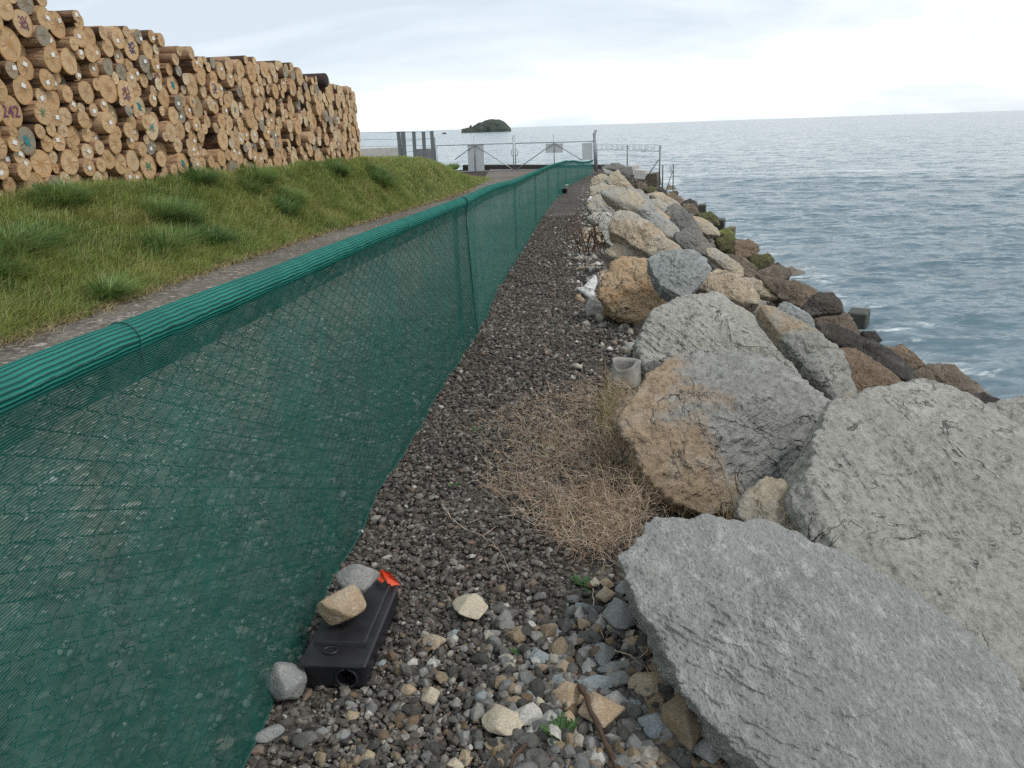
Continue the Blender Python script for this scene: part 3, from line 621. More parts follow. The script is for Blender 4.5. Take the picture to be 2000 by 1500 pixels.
# square concrete blocks dumped at the sea
def block(label, px, py, wpx, dm, hm, mat, off, yaw, tilt=0.):
    b = onsurf(px, py, off); dep = float(np.dot(b - np.array([0, 0, HC]), FW)); wm = wpx * dep / F
    a = math.radians(yaw); ax = np.array([[math.cos(a), math.sin(a), 0], [-math.sin(a), math.cos(a), 0], [0, 0, 1]])
    r = Matrix.Rotation(math.radians(tilt), 3, 'Y'); ax = np.array([list(r @ Vector(v)) for v in ax])
    mb = MB(); mb.box((0, 0, 0), (wm, dm, hm), ax, .025); S = mb
    V = np.vstack(S.v); 
    o = S.build('concrete_block', mat); o.location = b + (0, 0, hm * .35)
    return tag(o, label, 'concrete block', 'concrete blocks on the sea wall')
block('dark square concrete block jutting into the water', 1674, 640, 36, .55, .42, M_concd, -.1, -32)
block('small dark block on the waterline beside the mossy boulder', 1408, 445, 14, .5, .34, M_concd, .05, -20)
block('dark little block above the mossy boulder at the water', 1371, 414, 15, .5, .34, M_concd, .1, -15)
block('green stained block in the water below the bright green stone', 1427, 460, 14, .5, .3, RM['moss'], .0, -25)
block('whitish concrete block lying on the crest below the razor wire', 1252, 347, 22, .8, .5, M_concw, .3, -18, 6)
block('pale broken concrete block behind the whitish one', 1236, 338, 17, .7, .5, M_conc, .35, 20, -10)
block('brown stained concrete block under the inner wire post', 1277, 360, 21, .7, .7, RM['brown'], .15, -25, -8)

# cobbles between the path and the boulders: (x, y, w, h) in a close look at that corner of the photo
CB = [
 (205, 385, 230, 180, 'cream', 'big cream angular stone sitting alone on dark gravel'), (1265, 450, 240, 230, 'grey', 'pointed grey stone under the end of the foliated slab'),
 (1115, 490, 100, 140, 'pale', 'upright pale stone touching the pointed grey one'), (1000, 400, 130, 100, 'blue', 'thin blue grey stone above the small yellow one'),
 (1005, 505, 95, 95, 'tan', 'small yellowish stone between thin and upright stones'), (1075, 215, 72, 72, 'cream', 'cream stone nearest the ferny green weed'),
 (1160, 220, 88, 82, 'orange', 'orange cream stone beside the ferny weed'), (1155, 310, 130, 112, 'tan', 'dull tan stone above the pointed grey stone'),
 (1275, 262, 110, 95, 'grey', 'dull grey stone in the shade of the slab corner'), (620, 515, 100, 72, 'white', 'oval white stone on the fine gravel'),
 (735, 605, 92, 98, 'white', 'chalky white stone beside a blue grey one'), (800, 570, 100, 72, 'blue', 'blue grey flat stone next to the chalky white one'),
 (691, 730, 140, 112, 'blue', 'smooth blue grey stone behind the curly green weed'), (835, 680, 132, 142, 'brown', 'two coloured brown stone above the tan one'),
 (865, 800, 122, 104, 'tan', 'tan stone with rough top in the cobble heap'), (850, 890, 172, 104, 'blue', 'wide blue grey stone above the orange boulder cobble'),
 (1020, 690, 112, 84, 'pale', 'pale knob of stone above a matching one'), (1040, 785, 104, 150, 'pale', 'pale tall stone beneath the pale knob'),
 (1145, 700, 134, 162, 'grey', 'squarish greenish grey stone near the middle of the heap'), (1210, 810, 240, 102, 'grey', 'long flat grey stone lying across the heap'),
 (1040, 590, 170, 100, 'dark', 'dark striped stone under the upright pale one'), (1340, 620, 142, 84, 'tan', 'flat tan stone in shade by the slab'),
 (1440, 690, 112, 94, 'brown', 'brown rounded stone near the slab edge'), (1530, 790, 150, 190, 'brown', 'tall brown stone leaning against the slab'),
 (1370, 800, 120, 120, 'dark', 'dark grey stone between the long flat one and the brown one'), (1245, 890, 172, 132, 'grey', 'grey wedge stone below the long flat one'),
 (1465, 940, 272, 172, 'tan', 'big flat tan stone beneath the slab rim'), (1080, 920, 252, 112, 'blue', 'pair of fused blue grey lumps above the pale stones'),
 (920, 1010, 232, 182, 'orange', 'rounded orange brown stone left of the stick'), (1110, 1120, 292, 250, 'orange', 'biggest tan orange stone, behind the brown stick'),
 (1215, 1060, 210, 165, 'pale', 'pale lump beside the biggest tan stone'), (1360, 1080, 132, 104, 'blue', 'blue grey smooth stone below the big flat tan one'),
 (1510, 1050, 152, 142, 'brown', 'brown stone under the big flat tan one'), (1715, 1150, 300, 350, 'brown', 'largest brown cobble wedged below the foliated slab'),
 (1490, 1200, 240, 192, 'blue', 'angular blue grey block beside the largest brown cobble'), (605, 1140, 192, 162, 'white', 'white peaked stone beside the long cream one'),
 (440, 1190, 292, 204, 'cream', 'long cream stone with an ochre corner'), (694, 1070, 88, 112, 'cream', 'egg shaped cream stone above the white pair'),
 (765, 1045, 80, 76, 'grey', 'small mottled grey stone by the egg shaped one'), (760, 1165, 132, 172, 'pale', 'pale cracked stone behind the leafy weed'),
 (890, 1180, 112, 132, 'tan', 'dull stone half hidden by the leafy weed'), (545, 1045, 104, 94, 'tan', 'grey and tan stone left of the egg shaped one'),
 (640, 985, 84, 112, 'blue', 'blue grey stone beside a yellow pebble'), (574, 990, 48, 50, 'tan', 'little yellow pebble beside a blue grey stone'),
 (305, 1005, 122, 92, 'blue', 'blue grey stone on the fine gravel near a dark one'), (340, 1065, 110, 75, 'dark', 'dark stone touching the blue grey one on fine gravel'),
 (470, 870, 134, 112, 'dark', 'broad dark grey stone under the curly green weed'), (612, 880, 92, 102, 'blue', 'blue grey upright stone right of the broad dark one'),
 (685, 925, 62, 72, 'white', 'small white stone in the cobble heap margin'), (445, 780, 84, 74, 'white', 'white stone beside the curly green weed'),
 (770, 960, 104, 112, 'brown', 'dark brown stone left of the orange brown one'), (1315, 1230, 134, 162, 'dark', 'dark grey stone next to the biggest tan one'),
 (1430, 1335, 112, 92, 'grey', 'round grey stone below the angular block'), (1050, 1335, 134, 112, 'grey', 'grey stone behind the foot of the leafy weed'),
 (1465, 1470, 160, 104, 'orange', 'orange stone at the very bottom of the heap'), (1710, 1450, 134, 104, 'grey', 'mottled grey stone at the foot of the slab'),
 (1630, 1345, 222, 134, 'brown', 'flat brown stone below the largest brown cobble'), (110, 1485, 124, 94, 'cream', 'cream stone at the bottom among dark chips'),
 (185, 1430, 92, 104, 'tan', 'tan stone beside the bottom cream one'), (655, 1430, 132, 132, 'dark', 'dark block near the bottom below the leafy weed'),
 (600, 1440, 84, 92, 'grey', 'grey stone beside the dark bottom block'), (1100, 1440, 122, 112, 'white', 'white grey speckled stone near the stick foot'),
 (632, 1262, 94, 124, 'pale', 'pale stone under the long cream and white pair'), (210, 1140, 74, 62, 'white', 'little white stone on the fine gravel'),
 (1880, 1385, 204, 164, 'grey', 'grey stone in the dark gap under the slab'), (-40, 640, 100, 90, 'orange', 'orange stone west of the curly weed'),
 (190, 665, 84, 62, 'brown', 'brownish pebble on the fine gravel'), (400, 655, 90, 62, 'dark', 'dark pebble near the pinkish one'), (325, 690, 74, 62, 'brown', 'pinkish brown pebble on the fine gravel'),
 (470, 570, 72, 72, 'brown', 'brown pebble near two cream pebbles'), (570, 556, 74, 72, 'cream', 'cream pebble beside the oval white stone'), (100, 570, 84, 72, 'blue', 'blue grey pebble below the big cream angular stone'),
 (425, 395, 130, 84, 'dark', 'dark angular chip stone right of the big cream stone'), (490, 435, 110, 70, 'dark', 'smaller dark chip beside the angular one'),
 (940, 590, 60, 130, 'pale', 'slim pale stone standing between darker ones'), (870, 500, 90, 110, 'dark', 'dark slanting stone above the slim pale one'), (1580, 900, 130, 120, 'dark', 'dark stone in the shadow under the slab'),
]
for k, (zx, zy, zw, zh, mt, lb) in enumerate(CB):
    stone(lb, 860 + zx / 3.572, 1080 + zy / 3.572, zw / 3.572 * 1.28, zh / 3.572 * 1.28, mt, 500 + k, sink=.08, sub=5 if zw * zh > 15000 else 4, p=20 + k % 4 * 8, n=9)
for k, (zx, zy, zw, zh, mt, lb) in enumerate([
 (155, 1285, 220, 112, 'grey', 'greenish grey flat stone nearest the shade cloth hem'), (390, 1320, 180, 120, 'dark', 'dark broken slab among chips near the cloth'), (640, 1290, 104, 82, 'grey', 'grey stone right of the dark broken slab'),
 (700, 1158, 108, 94, 'tan', 'olive stone in front of the black box'), (1205, 1040, 134, 134, 'cream', 'cream pitted stone right of the black box'), (1065, 992, 104, 94, 'orange', 'orange stone between black box and cream pitted one'),
 (1010, 855, 92, 94, 'brown', 'rosy brown stone at the black box side'), (1225, 680, 164, 94, 'tan', 'flat tan stone beyond the black box'), (1222, 822, 94, 72, 'white', 'pale stone above the cream pitted one'),
 (890, 825, 100, 64, 'blue', 'blue grey flat pebble at the black box corner'), (860, 862, 80, 52, 'orange', 'ochre pebble under the blue grey flat one'), (1050, 1168, 74, 72, 'brown', 'round brown pebble left of two grey ones'),
 (1020, 1285, 150, 40, 'white', 'long white sliver of stone among dark chips'), (1385, 450, 80, 90, 'white', 'whitish pebble on the gravel beyond the box'), (1365, 635, 84, 72, 'blue', 'blue grey pebble beyond the cream one'),
 (790, 1425, 110, 90, 'tan', 'olive brown stone at the bottom edge'), (500, 1270, 120, 70, 'grey', 'grey slanted stone above the dark broken slab')]):
    stone(lb, 480 + zx / 3.333, 1050 + zy / 3.333, zw / 3.333 * 1.2, zh / 3.333 * 1.2, mt, 700 + k, sub=4)
stone('smooth grey stone wedged under the cloth beside the black box', 566, 1338, 92, 92, 'grey', 801, sub=6, n=24, group=None, tall=.8, name='stone')
stone('rough orange crumb lying on the foliated slab', 1360, 1060, 15, 13, 'orange', 802, z=.29, group='crumbs on the slab', name='stone', sink=.1, sub=4)
stone('grey lump lying on the foliated slab corner', 1314, 1033, 32, 26, 'grey', 803, z=.30, group='crumbs on the slab', name='stone', sink=.1, sub=4)
stone('darker crumb beside the grey lump on the slab', 1292, 1047, 26, 22, 'blue', 804, z=.28, group='crumbs on the slab', name='stone', sink=.1, sub=4)
stone('small tan crumb in the middle of the slab top', 1344, 1085, 14, 12, 'tan', 805, z=.28, group='crumbs on the slab', name='stone', sink=.1, sub=4)

# ------------------------------------------------------------------ loose gravel on the path
def chips(n, pos, size, rg, flat=(.35, .75), tmpl_sub=1, nt=14):
    """merge n small broken stones; pos (n,3), size (n,)"""
    TV = []
    for k in range(nt):
        d = rg.normal(size=(9, 3)); d /= np.linalg.norm(d, axis=1)[:, None]; d = np.vstack([d, np.eye(3), -np.eye(3)]) * rg.uniform(.7, 1.05, (15, 1))
        D, R, T = starshape(d, tmpl_sub, 30); TV.append(D * R[:, None])
    TV = np.array(TV); nv = TV.shape[1]
    V = TV[rg.integers(0, nt, n)]                     # n, nv, 3
    sc = np.stack([rg.uniform(.75, 1.35, n), rg.uniform(.6, 1., n), rg.uniform(*flat, n)], 1) * size[:, None] / 2
    V = V * sc[:, None]
    yaw = rg.uniform(0, 6.28, n); ti = rg.normal(0, .45, n)
    cy, sy, ct, st = np.cos(yaw), np.sin(yaw), np.cos(ti), np.sin(ti)
    x, y, z = V[..., 0], V[..., 1], V[..., 2]
    x, z = x * ct[:, None] - z * st[:, None], x * st[:, None] + z * ct[:, None]
    V = np.stack([x * cy[:, None] - y * sy[:, None], x * sy[:, None] + y * cy[:, None], z], -1) + pos[:, None]
    return V.reshape(-1, 3), (T[None] + (np.arange(n) * nv)[:, None, None]).reshape(-1, 3)
rg = np.random.default_rng(31)
def inpath(n, y0, y1, pw=1.0, wl=-.02, wr=.22):
    y = y0 + (y1 - y0) * rg.uniform(0, 1, n) ** pw; u = rg.uniform(0, 1, n)
    x = xb(y) + wl + (xe(y) + wr - xb(y) - wl) * u; return x, y
M_chip = islandmat('dark gravel chip', [(0, (0.067, 0.060, 0.054)), (.2, (0.110, 0.098, 0.086)), (.42, (0.151, 0.136, 0.121)), (.62, (0.101, 0.084, 0.072)), (.75, (0.209, 0.190, 0.169)), (.88, (0.182, 0.136, 0.108)), (.95, (0.296, 0.272, 0.243)), (.985, (0.431, 0.408, 0.367))])
x1, y1 = inpath(30000, 1.1, 7.5, 1.5); x2, y2 = inpath(17000, 6, 19, 1.35); x3, y3 = inpath(20000, 1.1, 4.2, 1.2)
x = np.concatenate([x1, x2, x3]); y = np.concatenate([y1, y2, y3])
s = np.concatenate([np.clip(rg.lognormal(-3.60, .42, 30000), .012, .06), np.clip(rg.lognormal(-3.3, .35, 17000), .02, .07), np.clip(rg.lognormal(-4.35, .3, 20000), .006, .02)])
zn = gnoise(np.stack([x * 2.2, y * 2.2, x * 0 + 7], 1))
z = g(y) + .006 + s * rg.uniform(-.1, .25, len(s)) + .012 * zn
V, T = chips(len(s), np.stack([x, y, z], 1), s, rg)
stuff(mesh('gravel', V, T, M_chip, smooth=False), 'dark crushed gravel loose on the path by the shade cloth', 'gravel')
M_peb = islandmat('mixed pebble', [(0, (.07, .066, .06)), (.22, (.115, .11, .10)), (.42, (.17, .17, .165)), (.6, (.23, .225, .21)), (.74, (.24, .185, .125)), (.84, (.16, .115, .075)), (.91, (.33, .30, .25)), (.975, (.44, .42, .38))])
P = []; S = []
while len(S) < 5200:
    px, py = rg.uniform(560, 1560), rg.uniform(1120, 1560)
    dens = np.clip((py - 1130) / 230, 0, 1) * np.clip((px - 640 + (py - 1200) * .5) / 240, 0.04, 1) * (.35 + .65 * np.clip((px - 760) / 350, 0, 1))
    if rg.uniform() > dens: continue
    q = atz(px, py, 0); P.append(q); S.append(float(np.clip(rg.lognormal(-4.0, .55), .007, .06)))
while len(S) < 6000:      # larger ones round the cobble heap
    px, py = rg.uniform(900, 1480), rg.uniform(1150, 1560)
    if rg.uniform() > np.clip((px - 900) / 250, .1, 1) * np.clip((py - 1130) / 120, 0, 1): continue
    P.append(atz(px, py, 0)); S.append(float(np.clip(rg.lognormal(-3.0, .3), .03, .085)))
P = np.array(P); S = np.array(S); P[:, 2] = .006 + S * .28 + .01 * gnoise(P * 2.2)
V, T = chips(len(S), P, S, rg, (.5, .85), 2)
stuff(mesh('pebbles', V, T, M_peb, smooth=False), 'pale mixed pebbles spread over the gravel near the cobble heap', 'pebbles')
# pale spalls along the foot of the boulders
P = []; S = []
for k in range(1500):
    yy = rg.uniform(4.6, 40) if k % 3 else rg.uniform(4.6, 14); q = abs(rg.normal(0, .22)); xx = xe(yy) + .20 - q * (1 + .02 * yy)
    if 6.6 < yy < 8.0 and k % 2: xx += .1
    P.append((xx, yy, g(yy))); S.append(float(np.clip(rg.lognormal(-2.95, .5), .02, .19)) * (1 - .5 * min(1, q / .45)))
P = np.array(P); S = np.array(S); P[:, 2] += S * .22 + .01
V, T = chips(len(S), P, S, rg, (.5, .9), 2)
M_spall = islandmat('pale spall', [(0, (.17, .16, .145)), (.2, (.30, .29, .265)), (.45, (.38, .35, .29)), (.65, (.36, .27, .185)), (.78, (.45, .44, .41)), (.95, (.56, .55, .52))], sc=25.)
stuff(mesh('rubble', V, T, M_spall, smooth=True), 'pale broken stones along the foot of the boulders beside the path', 'rubble')
n = 2600; yy = 1.5 + 50 * rg.uniform(0, 1, n) ** 1.7; uu = rg.uniform(.06, 1.02, n); xx = xe(yy) + (xw(yy) - xe(yy)) * uu; s = np.clip(rg.lognormal(-1.85, .45, n), .07, .42) * np.where((uu > .32) & (np.arange(n) % 4 == 0), 2.6, 1)
zz_ = surf(xx, yy) - np.clip((xx - xe(yy)) * .8, 0.012, .42) + .12 * s + .12 * gnoise(np.stack([xx * 2, yy * 2, xx * 0], 1))
V, T = chips(n, np.stack([xx, yy, zz_], 1), s, rg, (.55, .95), 2)
M_fill = islandmat('rubble stone', [(0, (.10, .085, .068)), (.25, (.17, .15, .125)), (.5, (.24, .23, .21)), (.7, (.20, .15, .105)), (.85, (.30, .28, .25))], sc=9.)
stuff(mesh('rubble_core', V, T, M_fill, smooth=True), 'smaller broken stones packed in the gaps between the boulders', 'rubble')
# road pebbles seen through the cloth
n = 9000; y = rg.uniform(.6, 7, n); x = xb(y) - .05 - rg.uniform(0, 1, n) ** 1.6 * 2.6; s = np.clip(rg.lognormal(-3.75, .45, n), .01, .07)
V, T = chips(n, np.stack([x, y, g(y) + s * .15], 1), s, rg, (.5, .9), 1)
M_rp = islandmat('road pebble', [(0, (.13, .12, .105)), (.3, (.2, .18, .16)), (.6, (.27, .25, .22)), (.8, (.38, .36, .32)), (.94, (.55, .53, .49))])
stuff(mesh('road_stones', V, T, M_rp, smooth=True), 'pale loose stones on the road behind the shade cloth', 'stones')

# ------------------------------------------------------------------ the log stack
def facemat():
    m, t, b = newmat('sawn log end'); L = t.links
    tc = nd(t, 'ShaderNodeTexCoord'); oi = nd(t, 'ShaderNodeObjectInfo'); sx = nd(t, 'ShaderNodeSeparateXYZ'); L.new(tc.outputs['Object'], sx.inputs[0])
    n = nd(t, 'ShaderNodeTexNoise', i_Scale=2.2, i_Detail=4., i_Roughness=.6); n.noise_dimensions = '4D'; L.new(tc.outputs['Object'], n.inputs[0])
    L.new(math_(t, 'MULTIPLY', oi.outputs['Random'], 40.), n.inputs['W'])
    r = math_(t, 'SQRT', math_(t, 'ADD', math_(t, 'POWER', math_(t, 'ADD', sx.outputs[1], .08), 2.), math_(t, 'POWER', sx.outputs[2], 2.)))
    ring = math_(t, 'SINE', math_(t, 'MULTIPLY', math_(t, 'ADD', r, math_(t, 'MULTIPLY', n.outputs[0], .12)), 62.))
    base = ramp(t, [(0, (0.268, 0.243, 0.194)), (.08, (0.319, 0.281, 0.217)), (.10, (0.474, 0.319, 0.177)), (.3, (0.556, 0.373, 0.211)), (.5, (0.597, 0.427, 0.257)), (.7, (0.474, 0.319, 0.182)), (.85, (0.567, 0.421, 0.268)), (1., (0.597, 0.475, 0.319))]); L.new(oi.outputs['Random'], base.inputs[0])
    hr = ramp(t, [(.1, (.80, .66, .50)), (.5, (1., 1., 1.)), (.9, (1., .93, .82)), (1., (.72, .58, .44))]); L.new(r, hr.inputs[0])
    col = mixc(t, 1., base.outputs[0], hr.outputs[0], 'MULTIPLY')
    rr = ramp(t, [(0, .86), (1, 1.06)]); L.new(math_(t, 'MULTIPLY_ADD', ring, .5, .5), rr.inputs[0]); col = mixc(t, 1., col, rr.outputs[0], 'MULTIPLY')
    st = ramp(t, [(.55, 1.), (.72, .58)]); L.new(n.outputs[0], st.inputs[0]); col = mixc(t, 1., col, st.outputs[0], 'MULTIPLY')
    # radial drying checks
    an = math_(t, 'ARCTAN2', sx.outputs[2], math_(t, 'ADD', sx.outputs[1], .08)); an = math_(t, 'MULTIPLY_ADD', oi.outputs['Random'], 6.28, an)
    ck = math_(t, 'LESS_THAN', math_(t, 'ABSOLUTE', math_(t, 'SINE', math_(t, 'MULTIPLY', an, 1.5))), .045); ck = math_(t, 'MULTIPLY', ck, math_(t, 'LESS_THAN', r, .62))
    col = mixc(t, math_(t, 'MULTIPLY', ck, .6), col, (.10, .06, .035))
    L.new(col, b.inputs['Base Color']); b.inputs['Roughness'].default_value = .85; b.inputs['Specular IOR Level'].default_value = .25
    bp = nd(t, 'ShaderNodeBump', i_Strength=.4, i_Distance=.004); L.new(ring, bp.inputs['Height']); L.new(bp.outputs[0], b.inputs['Normal'])
    return m
def barkmat():
    m, t, b = newmat('pine bark'); L = t.links
    tc = nd(t, 'ShaderNodeTexCoord'); oi = nd(t, 'ShaderNodeObjectInfo')
    mp = nd(t, 'ShaderNodeMapping'); mp.inputs['Scale'].default_value = (.7, 1., 1.); L.new(tc.outputs['Object'], mp.inputs[0])
    n = nd(t, 'ShaderNodeTexNoise', i_Scale=2.6, i_Detail=7., i_Roughness=.65); n.noise_dimensions = '4D'; L.new(mp.outputs[0], n.inputs[0]); L.new(math_(t, 'MULTIPLY', oi.outputs['Random'], 40.), n.inputs['W'])
    n2 = nd(t, 'ShaderNodeTexNoise', i_Scale=14., i_Detail=6., i_Roughness=.7); L.new(mp.outputs[0], n2.inputs[0])
    r = ramp(t, [(.32, (.08, .05, .036)), (.44, (.19, .115, .072)), (.50, (.36, .215, .13)), (.6, (.50, .33, .205)), (.72, (.58, .43, .28))])
    L.new(math_(t, 'ADD', n.outputs[0], math_(t, 'MULTIPLY_ADD', oi.outputs['Random'], .26, -.13)), r.inputs[0])
    v = ramp(t, [(.3, .55), (.6, 1.2)]); L.new(n2.outputs[0], v.inputs[0])
    L.new(mixc(t, 1., r.outputs[0], v.outputs[0], 'MULTIPLY'), b.inputs['Base Color']); b.inputs['Roughness'].default_value = .9; b.inputs['Specular IOR Level'].default_value = .2
    bp = nd(t, 'ShaderNodeBump', i_Strength=.9, i_Distance=.02); L.new(n2.outputs[0], bp.inputs['Height']); L.new(bp.outputs[0], b.inputs['Normal'])
    return m
M_face = facemat(); M_bark = barkmat(); M_tag = simple('white paper tag', (.72, .72, .70), .6, 0, .03, 3.)
M_darkbark = simple('nearly black bark', (.035, .022, .022), .9, 0, .35, 6., .5)
PAINT = {'teal': simple('teal spray paint', (.03, .22, .23), .6, 0, .25, 6.), 'purple': simple('purple spray paint', (.14, .05, .10), .6, 0, .25, 6.), 'blue': simple('dark blue spray paint', (.035, .04, .12), .6, 0, .25, 6.), 'green': simple('green crayon', (.05, .20, .10), .6, 0, .2, 6.)}
rg = np.random.default_rng(12)
def s_of(px, py):
    """pixel on the stack face -> distance along the stack and height"""
    q = onplane(px, py, LA, LN); return float(np.dot(q - LA, LD)), q[2]
env = [s_of(px, py) for px, py in ((0, -45), (60, -30), (84, -8), (88, 24), (150, 24), (158, 44), (180, 54), (240, 55), (270, 60), (312, 68), (318, 93), (376, 94), (382, 112), (440, 117), (445, 112), (512, 114), (520, 120), (580, 124), (584, 150), (645, 152), (650, 166), (676, 170), (690, 178), (700, 190))]
es = np.array([e[0] for e in env]); ez = np.array([e[1] for e in env])
bs = np.array([s_of(px, py) for px, py in ((0, 402), (200, 385), (350, 362), (520, 345), (700, 326))])
SR = s_of(701, 250)[0]; SLO = -1.6
cs = np.arange(SLO, SR, .03); eb = np.interp(cs, bs[:, 0], bs[:, 1]); ee = np.interp(cs, es, ez)
circ = []; fails = 0; CS = np.zeros(0); CZ = np.zeros(0); CR = np.zeros(0)
while fails < 60:
    r = float(np.clip(rg.lognormal(math.log(.134), .27), .080, .235))
    ok = cs < SR - r * .9
    zf = eb + r - .03 + (rg.uniform(0, .06, len(cs)))
    if len(CS):
        ds = np.abs(cs[:, None] - CS[None]); sumr = (CR + r) * .955; dd = sumr[None] ** 2 - ds ** 2
        zf = np.maximum(zf, np.where(dd > 0, CZ[None] + np.sqrt(np.maximum(dd, 0)), -9).max(1))
    sc_ = np.where(ok & (zf + r < ee + .05), zf - eb, 99)
    i = int(np.argmin(sc_))
    if sc_[i] > 50: fails += 1; continue
    CS = np.append(CS, cs[i]); CZ = np.append(CZ, zf[i]); CR = np.append(CR, r)
for k in range(9000):      # thin logs lodged in the gaps
    a = rg.uniform(SLO, SR - .1); z_ = rg.uniform(np.interp(a, cs, eb) + .03, np.interp(a, cs, ee) - .25); gp_ = float((np.hypot(CS - a, CZ - z_) - CR).min())
    if gp_ > .048: CS = np.append(CS, a); CZ = np.append(CZ, z_); CR = np.append(CR, min(gp_ * 1.08, .12))
NL = len(CS); PR = rg.normal(0, .05, NL) - (rg.uniform(0, 1, NL) < .06) * rg.uniform(.1, .25, NL); LL = rg.uniform(4.3, 5.3, NL)
MR = np.column_stack([LN, LD, np.array([0, 0, 1.])])        # log local x = out of the stack, y = along it, z = up
KS = 22
def log_shape(k):
    q = np.random.default_rng(90 + k); th = np.arange(KS) / KS * 2 * math.pi
    rr = 1 + .05 * np.sin(2 * th + q.uniform(0, 6)) * q.uniform(.2, 1) + .03 * np.sin(3 * th + q.uniform(0, 6)) + q.normal(0, .008, KS)
    xs = np.array([0, -.05, -.6, -1.6, -3.2, -5.]); R = np.array([.985, 1., 1.01, 1.02, 1.035, 1.06])
    V = np.stack([np.repeat(xs, KS), (R[:, None] * rr * np.cos(th)).ravel(), (R[:, None] * rr * np.sin(th)).ravel()], 1)
    V[:, 1:] *= (1 + .025 * fbm(V * np.array([.9, 1.5, 1.5]) + k * 9, 3))[:, None]
    i = np.arange(5)[:, None] * KS; j = np.arange(KS)[None]; j2 = (j + 1) % KS
    Q = np.stack([i + j, i + KS + j, i + KS + j2, i + j2], -1).reshape(-1, 4)
    V = np.vstack([V, [[-5., 0, 0]]]); tb = np.array([(len(V) - 1, 5 * KS + (m + 1) % KS, 5 * KS + m) for m in range(KS)])
    rim = V[:KS].copy(); rim[:, 0] = .006; rim[:, 1:] *= .985; mid = rim.copy(); mid[:, 1:] *= .5; mid[:, 0] += .004 * q.normal(size=KS)
    FV = np.vstack([V[:KS] + (0.0005, 0, 0), rim, mid, [[.006, 0, 0]]]); FQ = np.vstack([np.stack([np.arange(KS) + a * KS, (np.arange(KS) + 1) % KS + a * KS, (np.arange(KS) + 1) % KS + (a + 1) * KS, np.arange(KS) + (a + 1) * KS], -1) for a in (0, 1)])
    FT = np.array([(2 * KS + m, 2 * KS + (m + 1) % KS, 3 * KS) for m in range(KS)])
    return V, Q, tb, FV, FQ, FT
SH = [log_shape(k) for k in range(8)]
PROTO = []
for k, (V, Q, tb, FV, FQ, FT) in enumerate(SH):
    a = bpy.data.meshes.new('log'); b_ = bpy.data.meshes.new('cut_face')
    for me, v, f, mt in ((a, V, [list(q) for q in Q] + [list(q) for q in tb], M_bark), (b_, FV, [list(q) for q in FQ] + [list(q) for q in FT], M_face)):
        me.from_pydata([tuple(p) for p in v], [], f); me.materials.append(mt); me.update()
        me.polygons.foreach_set('use_smooth', np.full(len(me.polygons), me is a, bool))
    PROTO.append((a, b_))
tagme = bpy.data.meshes.new('paper_tag'); tb_ = MB(); tb_.box((.0, 0, 0), (.004, .075, .058)); V = np.vstack(tb_.v); tagme.from_pydata([tuple(p) for p in V], [], ([list(q) for q in np.vstack(tb_.q)] if tb_.q else []) + ([list(q) for q in np.vstack(tb_.t)] if tb_.t else [])); tagme.materials.append(M_tag)
cen = LA[None] + CS[:, None] * LD + PR[:, None] * LN; cen[:, 2] = CZ
dist = np.linalg.norm(cen - np.array([0, 0, HC]), axis=1)
def projpx(p):
    d = p - np.array([0, 0, HC]); zc = d @ FW; return np.stack([1000 + F * (d @ RX) / zc, 750 - F * (d @ UP) / zc], -1)
PX = projpx(cen); seen = PX[:, 0] > -25
order = [i for i in np.argsort(dist / np.maximum(CR, .1)) if seen[i]]
single = set(order[:300])
# painted marks seen on the log ends: (x, y, colour, kind)
MARKS = [(46, 210, 'purple', '242'), (6, 228, 'blue', '10'), (85, 272, 'teal', 'blob'), (90, 232, 'green', 'tick'), (252, 98, 'blue', 'scribble'), (272, 174, 'purple', 'scribble'), (257, 223, 'teal', 'blob'), (293, 260, 'teal', 'cross'), (51, 52, 'purple', 'scribble'),
         (318, 142, 'purple', 'scribble'), (351, 167, 'teal', 'blob'), (414, 182, 'blue', 'scribble'), (372, 200, 'teal', 'cross'), (355, 302, 'teal', 'blob'), (544, 265, 'teal', 'blob'), (415, 184, 'teal', 'tick'), (460, 220, 'teal', 'tick'), (135, 160, 'green', 'tick'), (283, 333, 'green', 'cross'), (416, 330, 'teal', 'tick'), (66, 355, 'green', 'tick')]
mark_of = {}
for mx_, my_, c_, k_ in MARKS:
    cand = [i for i in single if i not in mark_of and CR[i] > (.15 if k_ in ('242', 'scribble', 'blob') else .11)]
    d_ = [(PX[i][0] - mx_) ** 2 + (PX[i][1] - my_) ** 2 for i in cand]; mark_of[cand[int(np.argmin(d_))]] = (c_, k_)
def strokes(kind, q):
    if kind == 'tick': return [[(-.25, .0), (-.05, -.25), (.3, .3)], [(-.2, .25), (.1, .05)]]
    if kind == 'cross': return [[(-.3, -.3), (.0, .05), (.3, .3)], [(-.3, .3), (.05, 0), (.3, -.35)], [(-.35, 0), (.3, .05)]]
    if kind == 'blob': return [[(-.3, .35), (-.05, .3), (.25, .0), (.1, -.2), (-.2, -.1), (-.1, .2), (.2, .25)], [(-.15, .15), (.1, -.05), (.25, -.4)], [(0, .3), (.15, .1), (.2, -.25)], [(-.2, 0), (.05, -.3)]]
    return [[(-.45, .35 - k * .3)] + [(-.45 + .9 * u, .35 - k * .3 + q.uniform(-.22, .22)) for u in np.linspace(.1, 1, 9)] for k in range(3)]
SZ = lambda r: 'thin' if r < .115 else 'smallish' if r < .145 else 'medium' if r < .178 else 'thick' if r < .212 else 'huge'
ORD = ['first', 'second', 'third', 'fourth', 'fifth', 'sixth', 'seventh', 'eighth', 'ninth', 'tenth', 'eleventh', 'twelfth', 'thirteenth', 'fourteenth', 'fifteenth', 'sixteenth', 'seventeenth', 'eighteenth', 'nineteenth', 'twentieth']
